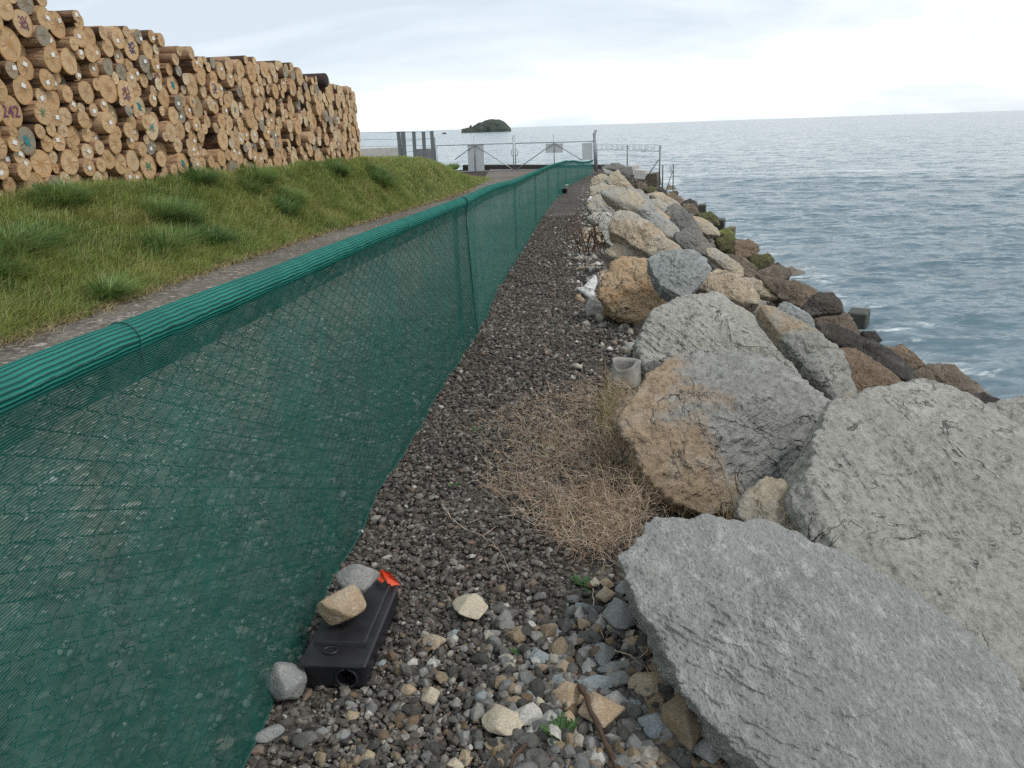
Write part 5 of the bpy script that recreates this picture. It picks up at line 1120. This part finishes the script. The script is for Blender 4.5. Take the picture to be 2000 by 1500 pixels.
for root, px in ((gl_, 1002.0), (gr_, 1007.5)):
    mb = MB(); th = np.linspace(math.pi / 2, 3 * math.pi / 2, 15) if root is gl_ else np.linspace(-math.pi / 2, math.pi / 2, 15)
    mb.tube([gp(px + 3.2 * math.cos(a), 298.5 - 6.5 * math.sin(a)) for a in th], .022, 6); mb.build('latch_ring', M_steel, root, True)
def post(name, label, base, top, r, mat, cap=True, group=None, extra=None, y=None, cat='post'):
    b = base if not np.isscalar(base[0]) or len(base) == 3 else gp(*base); t_ = top if len(top) == 3 else gp(*top)
    b = np.array(b, float); t_ = np.array([b[0] + (t_[0] - b[0]) * .0, b[1], t_[2]]) if False else np.array(t_, float)
    root = empty(name, tuple(b), label, cat, group); mb = MB(); mb.tube([b - (0, 0, .15), t_], r, 12); mb.build('shaft', mat, root, True)
    if cap: mb = MB(); mb.tube([t_, t_ + (0, 0, .02)], r * 1.2, 12); mb.build('cap', mat, root, True)
    if extra: extra(root, b, t_)
    return root
def insul(root, b, t_):
    for k in range(3):
        mb = MB(); z = t_ - (0, 0, .12 + k * .17); mb.tube([z, z - gd * -.0 - gd * .16 * (1 if root['flip'] else -1)], .02, 6); mb.build('insulator', M_darksteel, root, True)
def mk(flip):
    def f(root, b, t_):
        root['flip'] = flip; insul(root, b, t_); del root['flip']
    return f
post('gate_post', 'thick tall steel post where the shade cloth fence meets the gate', (1165, 337), (1163.5, 255), .085, M_steel)
post('wire_post', 'thin post with three insulators beside the thick gate post', (1161.5, 336), (1159.3, 259), .03, M_darksteel, False, 'insulated wire posts at the gate', mk(True))
post('wire_post', 'thin post with three insulators at the bank end of the gate', (851, 312), (849, 268), .035, M_darksteel, False, 'insulated wire posts at the gate', mk(False))
# timber kerb beyond the gate
q0, q1 = atz(905, 327.5, -1.1), atz(1165, 322, -1.1); q0 = np.array([q0[0], 60.2, -1.20]); q1 = np.array([7.2, 53.0, -1.20]); ax = (q1 - q0) / np.linalg.norm(q1 - q0)
mb = MB(); mb.box((q0 + q1) / 2, (np.linalg.norm(q1 - q0), .45, .5), np.array([ax, [-ax[1], ax[0], 0], [0, 0, 1]]), .03)
tag(mb.build('kerb', simple('tarred timber', (.045, .042, .04), .85, 0, .3, 8., .4), loc=(q0 + q1) / 2), 'low dark kerb beam across the road end behind the gate', 'kerb')
# rail fence of flat posts beside the bank
YF = 52.
def fpost(p_top, p_bot, label, wd=.30):
    t_, b = aty(*p_top, YF), aty(*p_bot, YF); root = empty('fence_post', tuple(b), label, 'post', 'grey flat posts behind the bank')
    mb = MB(); c = (t_ + b) / 2; up = (t_ - b) / np.linalg.norm(t_ - b); e = np.array([1, .25, 0]); e -= up * (e @ up); e /= np.linalg.norm(e); mb.box(c - up * .5, (wd, .12, np.linalg.norm(t_ - b) + 1.), np.array([e, np.cross(up, e), up]), .01); mb.build('shaft', M_darksteel, root)
    mb = MB(); mb.box(c + up * (np.linalg.norm(t_ - b) * .5 + .015), (wd * 1.1, .15, .03), np.array([e, np.cross(up, e), up])); mb.build('cap', M_darksteel, root)
fpost((778, 258), (781, 290), 'grey flat post standing at the end of the pale wall', .24); fpost((787, 258), (790, 300), 'grey flat post just past the pale wall, with dark inner face', .27)
fpost((808, 258), (811, 310), 'grey flat post third from the log stack', .22); fpost((827, 258), (829.5, 310), 'grey flat post fourth from the log stack', .22); fpost((843, 257), (847, 310), 'grey flat post nearest the thin insulated post', .22)
wf = empty('wire_fence', tuple(aty(780, 300, YF + .2)), 'thin wire strands strung between the grey flat posts behind the bank', 'wire fence')
for a, b in (((690, 258.5), (848, 257.5)), ((690, 272.5), (846, 271)), ((690, 286), (845, 284)), ((790, 276), (846, 270)), ((790, 298), (846, 287))):
    mb = MB(); mb.tube([aty(*a, YF + .2), aty((a[0] + b[0]) / 2, (a[1] + b[1]) / 2 + .4, YF + .2), aty(*b, YF + .2)], .010, 5); mb.build('strand', M_darksteel, wf, True)
mb = MB(); c0, c1 = aty(690, 289, 54.), aty(786, 287.5, 54.); 
mb.box(((c0 + c1) / 2)[0:3] - (0, 0, .9), (c1[0] - c0[0], .4, 1.8), None, .03); tag(mb.build('concrete_wall', M_concw, loc=(c0 + c1) / 2), 'low whitish concrete wall behind the grass bank beside the log stack', 'wall')
mb = MB(); c0, c1 = aty(812, 293, 53.5), aty(845, 291, 53.5); mb.box((c0 + c1) / 2 - (0, 0, .5), (c1[0] - c0[0], .15, 1.1), None, .02); tag(mb.build('grey_panel', simple('grey board', (.24, .25, .26), .8, 0, .15, 3.), loc=(c0 + c1) / 2), 'grey board panel between the flat posts behind the bank crest', 'panel')
# razor wire fence running out over the stones
M_wire = simple('razor wire', (.26, .28, .29), .5, .6, .2, 30.)
WP = [('slim post on the crest where the razor wire starts', (1225, 330), (1224.5, 283)), ('tall post at the seaward end of the upper razor wire', (1287.5, 366), (1288.5, 284)), ('short thin post beside the tall seaward one', (1293.5, 374), (1294, 322)), ('outermost post with a loop of razor wire, at the waterline', (1314, 382), (1315, 321))]
wpos = []
for lb, bq, tq in WP:
    b = onsurf(bq[0], bq[1], .15); b = b if 36 < b[1] < 56 else np.array([*aty(*bq, 47.)]); t_ = aty(*tq, b[1]); t_[0] = b[0] + (t_[0] - b[0]) * .3
    r_ = post('wire_post', lb, tuple(b), tuple(t_), .035, M_darksteel, False, 'posts of the razor wire fence'); wpos.append((b, t_, r_))
for (bi, a, b) in ((1, (1263, 346), (1286.5, 312)), (3, (1298.5, 379), (1313.5, 335))):
    y_ = wpos[bi][0][1]; mb = MB(); mb.tube([aty(*a, y_ - .3), aty(*b, y_)], .03, 6); mb.build('brace', M_darksteel, wpos[bi][2], True)
def coil(label, P0, P1, r, turns, loc):
    P0, P1 = np.array(P0, float), np.array(P1, float); d = (P1 - P0); L_ = np.linalg.norm(d); d /= L_; u = np.array([0, 0, 1.]); v = np.cross(d, u); n = turns * 18; a = np.linspace(0, turns * 2 * math.pi, n)
    p = P0 + d * (np.linspace(0, L_, n) + .10 * np.sin(a * .5))[:, None] + u * (r * np.cos(a) * (1 + .1 * np.sin(a * .31)))[:, None] + v * (r * np.sin(a))[:, None]
    mb = MB(); mb.tube(p, .006, 4)
    for k in range(0, n, 3): mb.box(p[k], (.03, .008, .02), None, .001)
    tag(mb.build('razor_wire', M_wire, loc=P0), label, 'razor wire', 'razor wire coils at the end of the wall')
gtop = gp(1166, 287)
coil('long sagging coil of razor wire from the gate post to the tall seaward post', gtop, wpos[1][1] - (0, 0, .12), .17, 22, None)
coil('small loop of razor wire on the outermost post', wpos[3][1] - (.25, 0, .25), wpos[3][1] - (-.02, 0, .1), .2, 4, None)
sf = empty('wire_fence', tuple(wpos[0][0]), 'fine wire strands between the razor wire posts at the wall end', 'wire fence')
for k in range(4):
    f = .15 + .22 * k; mb = MB(); pts = [gp(1166, 287 + (333 - 287) * f)] + [wpos[i][1] + (wpos[i][0] - wpos[i][1]) * f for i in (0, 1)]; mb.tube(pts, .007, 4); mb.build('strand', M_darksteel, sf)

# ------------------------------------------------------------------ plants
def blades(P, h, wd, lean, az, rg, segs=3, curl=.5):
    n = len(P); ts = np.linspace(0, 1, segs + 1); V = np.zeros((n, segs * 2 + 1, 3)); d = np.stack([np.cos(az), np.sin(az), az * 0], 1); sd_ = np.stack([-np.sin(az + curl), np.cos(az + curl), az * 0], 1)
    for k, t_ in enumerate(ts):
        c = P + np.stack([az * 0, az * 0, h * (t_ - .42 * lean * t_ ** 2)], 1) + d * (h * lean * t_ ** 1.7)[:, None]
        wk = wd * (1 - t_ ** 1.6) * .5
        if k < segs: V[:, 2 * k] = c - sd_ * wk[:, None]; V[:, 2 * k + 1] = c + sd_ * wk[:, None]
        else: V[:, -1] = c
    m = segs * 2 + 1; base = (np.arange(n) * m)[:, None]
    Q = np.concatenate([base + np.array([2 * k, 2 * k + 1, 2 * k + 3, 2 * k + 2]) for k in range(segs - 1)]); T = base + np.array([2 * segs - 2, 2 * segs - 1, 2 * segs])
    return V.reshape(-1, 3), Q, T
M_grass = grassmat('bank grass', (0.171, 0.248, 0.061), (0.274, 0.330, 0.083), (0.365, 0.369, 0.121), (0.524, 0.429, 0.242))
M_tuss = grassmat('tussock grass', (0.119, 0.212, 0.075), (0.163, 0.266, 0.081), (0.225, 0.301, 0.086), (0.338, 0.342, 0.127))
rg = np.random.default_rng(77)
n = 330000
y = 4.3 + 43 * rg.uniform(0, 1, n) ** 2.1; u = rg.uniform(-.015, 1.02, n) ** 1.0
a = xt(y); b_ = np.minimum(pilex(y) + .25, a - 1.4) - np.where(y > 25.6, np.minimum(4, (y - 25.6) * 2), 0); x = a - (a - b_) * u + .12 * gnoise(np.stack([y * 1.7, y * 0, y * 0], 1)) * (u < .12)
keep = (y < 47.0); x, y, u = x[keep], y[keep], u[keep]; n = len(x)
nz = gnoise(np.stack([x * .9, y * .9, x * 0], 1)); far = np.clip((y - 5) / 22, 0, 1)
nz2 = gnoise(np.stack([x * .55, y * .55, x * 0 + 20], 1)); nz3 = gnoise(np.stack([x * 3.5, y * 3.5, x * 0 + 40], 1)); h = (.125 + .05 * nz + .09 * np.clip(nz2, 0, 1) + .06 * nz3 + rg.uniform(-.03, .13, n)) * (1 - .45 * np.exp(-u / .05)); h *= 1.2 - .3 * far
wd = (.0060 + .011 * far) * rg.uniform(.7, 1.4, n)
z = bank(x, y) + np.clip((xt(y) - x) * .5, 0, 1) * rough(x, y, .09, .9) - .02
V, Q, T = blades(np.stack([x, y, z], 1), h, wd, rg.uniform(.25, 1.35, n), 4 * gnoise(np.stack([x * 2.6, y * 2.6, x * 0 + 60], 1)) + rg.normal(0, 1.6, n), rg)
stuff(mesh('grass', V, [Q, T], M_grass, smooth=True), 'yellowish green grass covering the bank below the log stack', 'grass')
TU = [('big dark tussock drooping at the frame edge', 45, 470, 130, 100), ('broad dark tussock in the middle of the bank', 320, 420, 105, 60), ('dark tussock hanging lower on the middle of the bank', 330, 475, 95, 50), ('tall tussock against the log ends, below the teal marks', 385, 352, 60, 30), ('dark tussock by the log ends past the tall one', 505, 350, 70, 32), ('dark tussock lower down at the far side of the broad one', 425, 465, 55, 38),
      ('spreading dark tussock on the far part of the bank', 560, 392, 70, 30), ('dark clump at the frame edge above the road', 12, 535, 40, 50), ('small clump growing at the foot of the far logs', 660, 333, 40, 20), ('small dark clump on the bank crest before the gate', 885, 322, 28, 14), ('dark clump above the road near the far bank', 740, 345, 60, 22), ('dark green clump below the log with tick marks', 130, 392, 90, 30), ('dark patch of long grass low by the road', 215, 575, 60, 40)]
def onbank(px, py):
    r = ray(px, py); r = r / r[1]; ys = np.arange(4, 60, .02); P = np.array([0, 0, HC])[None] + r[None] * ys[:, None]; hh = bank(P[:, 0], ys); ok = P[:, 2] < hh; i = int(np.argmax(ok)) if ok.any() else int(np.argmin(np.abs(P[:, 2] - hh))); return P[i]
for k, (lb, px, py, wp, hp) in enumerate(TU):
    c = onbank(px, py + hp * .25); dep = float(np.dot(c - np.array([0, 0, HC]), FW)); R_ = wp * dep / F * .5; n = int(np.clip(5600 * R_, 700, 3800)); a = rg.uniform(0, 6.28, n); q = R_ * np.sqrt(rg.uniform(0, 1, n)) * .8
    sub_ = rg.integers(0, 6, n); sc6 = rg.normal(0, .42, (6, 2)) * R_; q = q * .62
    q = q * (1 + .45 * gnoise(np.stack([np.cos(a) * 1.3, np.sin(a) * 1.3, a * 0 + 3.7 * k], 1)))
    x = c[0] + q * np.cos(a) * .8 + sc6[sub_, 0] * .45; y = c[1] + q * np.sin(a) * 1.3 + sc6[sub_, 1] * (1.2 + .05 * c[1]); z = bank(x, y) - .02; ln = rg.uniform(.3, 1.55, n); cl_ = gnoise(np.stack([x * 7, y * 7, x * 0 + k], 1)); h = rg.uniform(.22, .58, n) * (.72 + .28 * np.clip(R_ / .5, 0, 1.2)) * (1 - .55 * np.clip(q / R_, 0, 1) ** 2) * (1 + .4 * cl_)
    V, Q, T = blades(np.stack([x, y, z], 1), h, (.006 + .0006 * dep) * rg.uniform(.7, 1.4, n), ln, a + rg.normal(0, .8, n) + 1.2 * cl_, rg, 4)
    tag(mesh('grass_tussock', V, [Q, T], M_tuss, smooth=True, loc=(c[0], c[1], float(bank(c[0], c[1])))), lb, 'tussock', 'dark tussocks on the grass bank')
# dead yellow litter along the road edge
n = 7000; y = 4.5 + 34 * rg.uniform(0, 1, n) ** 1.6; x = xt(y) + rg.normal(.02, .13, n); V, Q, T = blades(np.stack([x, y, g(y) + .01 + 0 * x], 1), rg.uniform(.05, .16, n), .004 + .0005 * y, rg.uniform(1.2, 1.9, n), rg.uniform(0, 6.28, n), rg)
M_straw = islandmat('straw', [(0, (.20, .15, .07)), (.4, (.30, .23, .11)), (.75, (.38, .30, .17)), (1, (.16, .17, .05))], trans=1, bump=0)
stuff(mesh('dry_grass_litter', V, [Q, T], M_straw, smooth=True), 'straw coloured dead grass along the road edge', 'dead grass')

# tangled dry weed in front of the two toned boulder
def strands(P, L_, az, el, r, rg, segs=8, wig=.5):
    n = len(P); V = np.zeros((n, segs + 1, 3, 3)); p = P.copy(); k3 = np.array([0, 2.094, 4.189])
    for k in range(segs + 1):
        dd_ = np.stack([np.cos(az) * np.cos(el), np.sin(az) * np.cos(el), np.sin(el)], 1); s1 = np.stack([-np.sin(az), np.cos(az), az * 0], 1); s2 = np.cross(dd_, s1); rr = r * (1 - .7 * k / segs)
        V[:, k] = p[:, None] + rr[:, None, None] * (np.cos(k3)[None, :, None] * s1[:, None] + np.sin(k3)[None, :, None] * s2[:, None])
        p = p + dd_ * (L_ / segs)[:, None]; az = az + rg.normal(0, wig, n); el = np.clip(el + rg.normal(-.08, wig * .6, n), -1.0, 1.3); p[:, 2] = np.maximum(p[:, 2], .004)
    m = (segs + 1) * 3; i = np.arange(segs)[:, None] * 3; j = np.arange(3)[None]; j2 = (j + 1) % 3; q = np.stack([i + j, i + j2, i + 3 + j2, i + 3 + j], -1).reshape(-1, 4)
    return V.reshape(-1, 3), (q[None] + (np.arange(n) * m)[:, None, None]).reshape(-1, 4)
rg = np.random.default_rng(5); poly = np.array([(850, 830), (960, 800), (1090, 770), (1190, 745), (1260, 800), (1330, 880), (1420, 950), (1430, 1000), (1290, 1000), (1240, 1060), (1190, 1120), (1120, 1090), (1010, 1010), (930, 950), (960, 880)], float)
def inpoly(x, y):
    c = np.zeros(len(x), bool)
    for k in range(len(poly)):
        (x1_, y1_), (x2_, y2_) = poly[k], poly[k - 1]; m_ = ((y1_ > y) != (y2_ > y)) & (x < (x2_ - x1_) * (y - y1_) / (y2_ - y1_ + 1e-9) + x1_); c ^= m_
    return c
X_ = rg.uniform(840, 1440, 60000); Y_ = rg.uniform(740, 1130, 60000)
dens = .20 + .80 * np.clip((X_ - 930) / 200, 0, 1) * (.35 + .65 * (gnoise(np.stack([X_ / 70, Y_ / 45, X_ * 0], 1)) > -.12))
kp = inpoly(X_, Y_) & (rg.uniform(0, 1, 60000) < dens * .25); X_, Y_ = X_[kp], Y_[kp]; n = len(X_)
P = np.array([atz(a, b, 0) for a, b in zip(X_, Y_)]); P[:, 2] = .005 + np.clip((X_ - 980) / 300, 0, 1) * rg.uniform(0, .13, n)
up = np.clip((X_ - 1130) / 200, 0, 1)
V, Q = strands(P, rg.uniform(.06, .17, n) * (1 + .5 * up), rg.uniform(0, 6.28, n), rg.uniform(-.1, .8, n) + up * .5, rg.uniform(.0008, .0018, n), rg, 8, .55)
M_dry = islandmat('dry weed stems', [(0, (0.314, 0.211, 0.145)), (.3, (0.482, 0.342, 0.244)), (.6, (0.605, 0.467, 0.348)), (.85, (0.717, 0.593, 0.464)), (1, (0.336, 0.296, 0.139))], trans=1, bump=0)
stuff(mesh('dry_weed', V, Q, M_dry, smooth=True), 'tangle of dry tan weed stems in front of the two toned boulder', 'dry weed')
n = 3600; X_ = rg.uniform(1170, 1450, n); Y_ = np.interp(X_, [1120, 1180, 1280, 1440], [800, 815, 905, 990]) + rg.normal(0, 38, n); P = np.array([atz(a, b, 0) for a, b in zip(X_, Y_)])
V, Q, T = blades(P, rg.uniform(.08, .24, n), rg.uniform(.0016, .0028, n), rg.uniform(.1, .9, n), rg.uniform(0, 6.28, n), rg, 4)
M_dg = islandmat('fading grass blades', [(0, (.28, .21, .11)), (.4, (.42, .33, .19)), (.7, (.24, .23, .09)), (1, (.52, .42, .27))], trans=1, bump=0)
stuff(mesh('fading_grass', V, [Q, T], M_dg, smooth=True), 'upright fading yellow green grass at the foot of the two toned boulder', 'dry grass')
# a few runners
for k, (lb, pts) in enumerate([('long dry runner stem trailing over the dark gravel', [(862, 985), (880, 1010), (905, 1032), (940, 1045), (965, 1062), (985, 1090), (995, 1115)]), ('thin dry stem lying between cobbles below the ferny weed', [(1158, 1150), (1160, 1190), (1165, 1225), (1180, 1245)]), ('dry branched stem lying over the dark stones by the slab', [(1200, 1268), (1225, 1278), (1245, 1285), (1262, 1305), (1272, 1318)])]):
    P = np.array([atz(a, b, .03) for a, b in pts]); u = np.linspace(0, len(P) - 1, 24); P = np.stack([np.interp(u, np.arange(len(P)), P[:, m]) for m in range(3)], 1); P += .004 * fbm(P * 30, 2)[:, None]
    mb = MB(); mb.tube(P, np.linspace(.0018, .0009, 24), 5); q = P[12]; mb.tube([q, q + (.03, .02, .012), q + (.05, .06, .008)], [.002, .0016, .001], 4); q = P[17]; mb.tube([q, q + (-.03, .015, .012), q + (-.06, .01, .004)], [.002, .0016, .001], 4)
    tag(mb.build('dry_stem', M_dry, smooth=True, loc=P[0]), lb, 'stem', 'dry stems on the gravel')
# brown stick
pts = [(1131, 1340, .06), (1146, 1362, .07), (1160, 1400, .065), (1178, 1440, .05), (1200, 1490, .03), (1215, 1520, .02)]; P = np.array([atz(*p) for p in pts]); u = np.linspace(0, 5, 30); P = np.stack([np.interp(u, np.arange(6), P[:, m]) for m in range(3)], 1); P += .003 * fbm(P * 25, 2)[:, None]
mb = MB(); mb.tube(P, np.linspace(.0085, .0075, 30) * (1 + .15 * np.sin(np.arange(30))), 8); tag(mb.build('stick', M_stick, smooth=True, loc=P[0]), 'dark brown bent stick leaning over the biggest tan cobble', 'stick')
pts = [(1036, 1446, .03), (1020, 1462, .035), (1002, 1478, .03), (996, 1510, .02)]; P = np.array([atz(*p) for p in pts]); mb = MB(); mb.tube(P, [.005, .0055, .006, .005], 7); tag(mb.build('stick', M_stick, smooth=True, loc=P[0]), 'short brown twig lying beside the bottom dark block stone', 'stick')
# small green plants
def leafmat(name, c):
    m, t, b = newmat(name); L = t.links; ge = nd(t, 'ShaderNodeNewGeometry'); r = ramp(t, [(0, tuple(v * .65 for v in c)), (1, tuple(v * 1.35 for v in c))]); L.new(ge.outputs['Random Per Island'], r.inputs[0]); L.new(r.outputs[0], b.inputs['Base Color'])
    b.inputs['Roughness'].default_value = .55; b.inputs['Subsurface Weight'].default_value = 0; return m
M_leaf = leafmat('fresh leaf', (.13, .26, .045)); M_leafd = leafmat('dark leaf', (.05, .105, .03)); M_leafb = leafmat('weed leaf', (.05, .11, .028))
def plant(name, label, px, py, wp, n, mat, lobed, up_, seed, cat='weed'):
    rg = np.random.default_rng(seed); c = onsurf(px, py); dep = float(np.dot(c - np.array([0, 0, HC]), FW)); R_ = wp * dep / F * .5
    root = empty(name, tuple(c), label, cat, 'green weeds in the gravel'); mb = MB(); ms = MB()
    for k in range(n):
        az = rg.uniform(0, 6.28); el = rg.uniform(.15, 1.1) * up_; Ln = R_ * rg.uniform(.55, 1.1); d = np.array([math.cos(az) * math.cos(el), math.sin(az) * math.cos(el), math.sin(el)]); s_ = np.array([-math.sin(az), math.cos(az), 0]); nrm = np.cross(s_, d); p0 = c + (0, 0, .01)
        ms.tube([p0, p0 + d * Ln * .5, p0 + d * Ln * .95 - (0, 0, Ln * .08)], [.0022, .0018, .0012], 5)
        for m in (range(5) if lobed else (4,)):
            f = .35 + .15 * m; b = p0 + d * Ln * (f if lobed else .25) - (0, 0, Ln * .08 * f)
            for sg in ((-1, 1) if lobed and m < 4 else (0,)):
                ld = d * .6 + s_ * .8 * sg if sg else d; ld /= np.linalg.norm(ld); lw = np.cross(nrm, ld); ll = Ln * ((.36 - .03 * m) if lobed else .75) ; ww = ll * (.30 if lobed else .22)
                ts = np.linspace(0, 1, 7); cl = b + ld * (ts * ll)[:, None] + nrm * (.10 * ll * np.sin(ts * 3) - .12 * ll * ts ** 2)[:, None]; wv = ww * np.sin(ts ** .8 * math.pi) * (1 + .22 * np.cos(ts * 22) * lobed) + .0005
                V = np.concatenate([cl - lw * wv[:, None] + nrm * (wv * .35)[:, None], cl, cl + lw * wv[:, None] + nrm * (wv * .35)[:, None]]); q = [(i, i + 1, 8 + i, 7 + i) for i in range(6)] + [(7 + i, 8 + i, 15 + i, 14 + i) for i in range(6)]; mb.add(V, q)
    mb.build('leaves', mat, root, True); ms.build('stems', mat, root, True)
plant('weed', 'bright green seedling with three leaves on the dark gravel', 884, 955, 42, 4, M_leaf, False, .8, 1, 'seedling')
plant('weed', 'leafy weed with lobed leaves beside the stick', 1092, 1452, 105, 11, M_leafb, True, .9, 2)
plant('weed', 'curly green weed beside the smooth blue grey cobble', 1026, 1288, 62, 9, M_leafd, True, .6, 3)
plant('weed', 'ferny green weed near the cream and orange stones', 1140, 1150, 52, 9, M_leafd, True, .7, 4)
plant('weed', 'tiny green sprig in the dry weed near the cloth', 932, 846, 30, 6, M_leafd, True, .7, 6)
# dead stalks among the spalls
rg = np.random.default_rng(9); c = onsurf(1166, 492); mb = MB()
for k in range(26):
    a = rg.uniform(0, 6.28); h = rg.uniform(.25, .62); p = c + (rg.normal(0, .17), rg.normal(0, .15), 0); d = np.array([math.cos(a) * .35, math.sin(a) * .35, 1.]); mb.tube([p, p + d * h * .5, p + d * h + (rg.normal(0, .05), 0, 0)], [.006, .005, .003], 4)
    for m in range(5): q = p + d * h * rg.uniform(.3, 1.); mb.tube([q, q + rg.normal(0, .05, 3) + (0, 0, .02)], [.004, .007], 4)
tag(mb.build('dead_weed', M_twig, loc=c), 'dead brown upright weed stalks by the path edge before the orange boulder', 'dead weed')
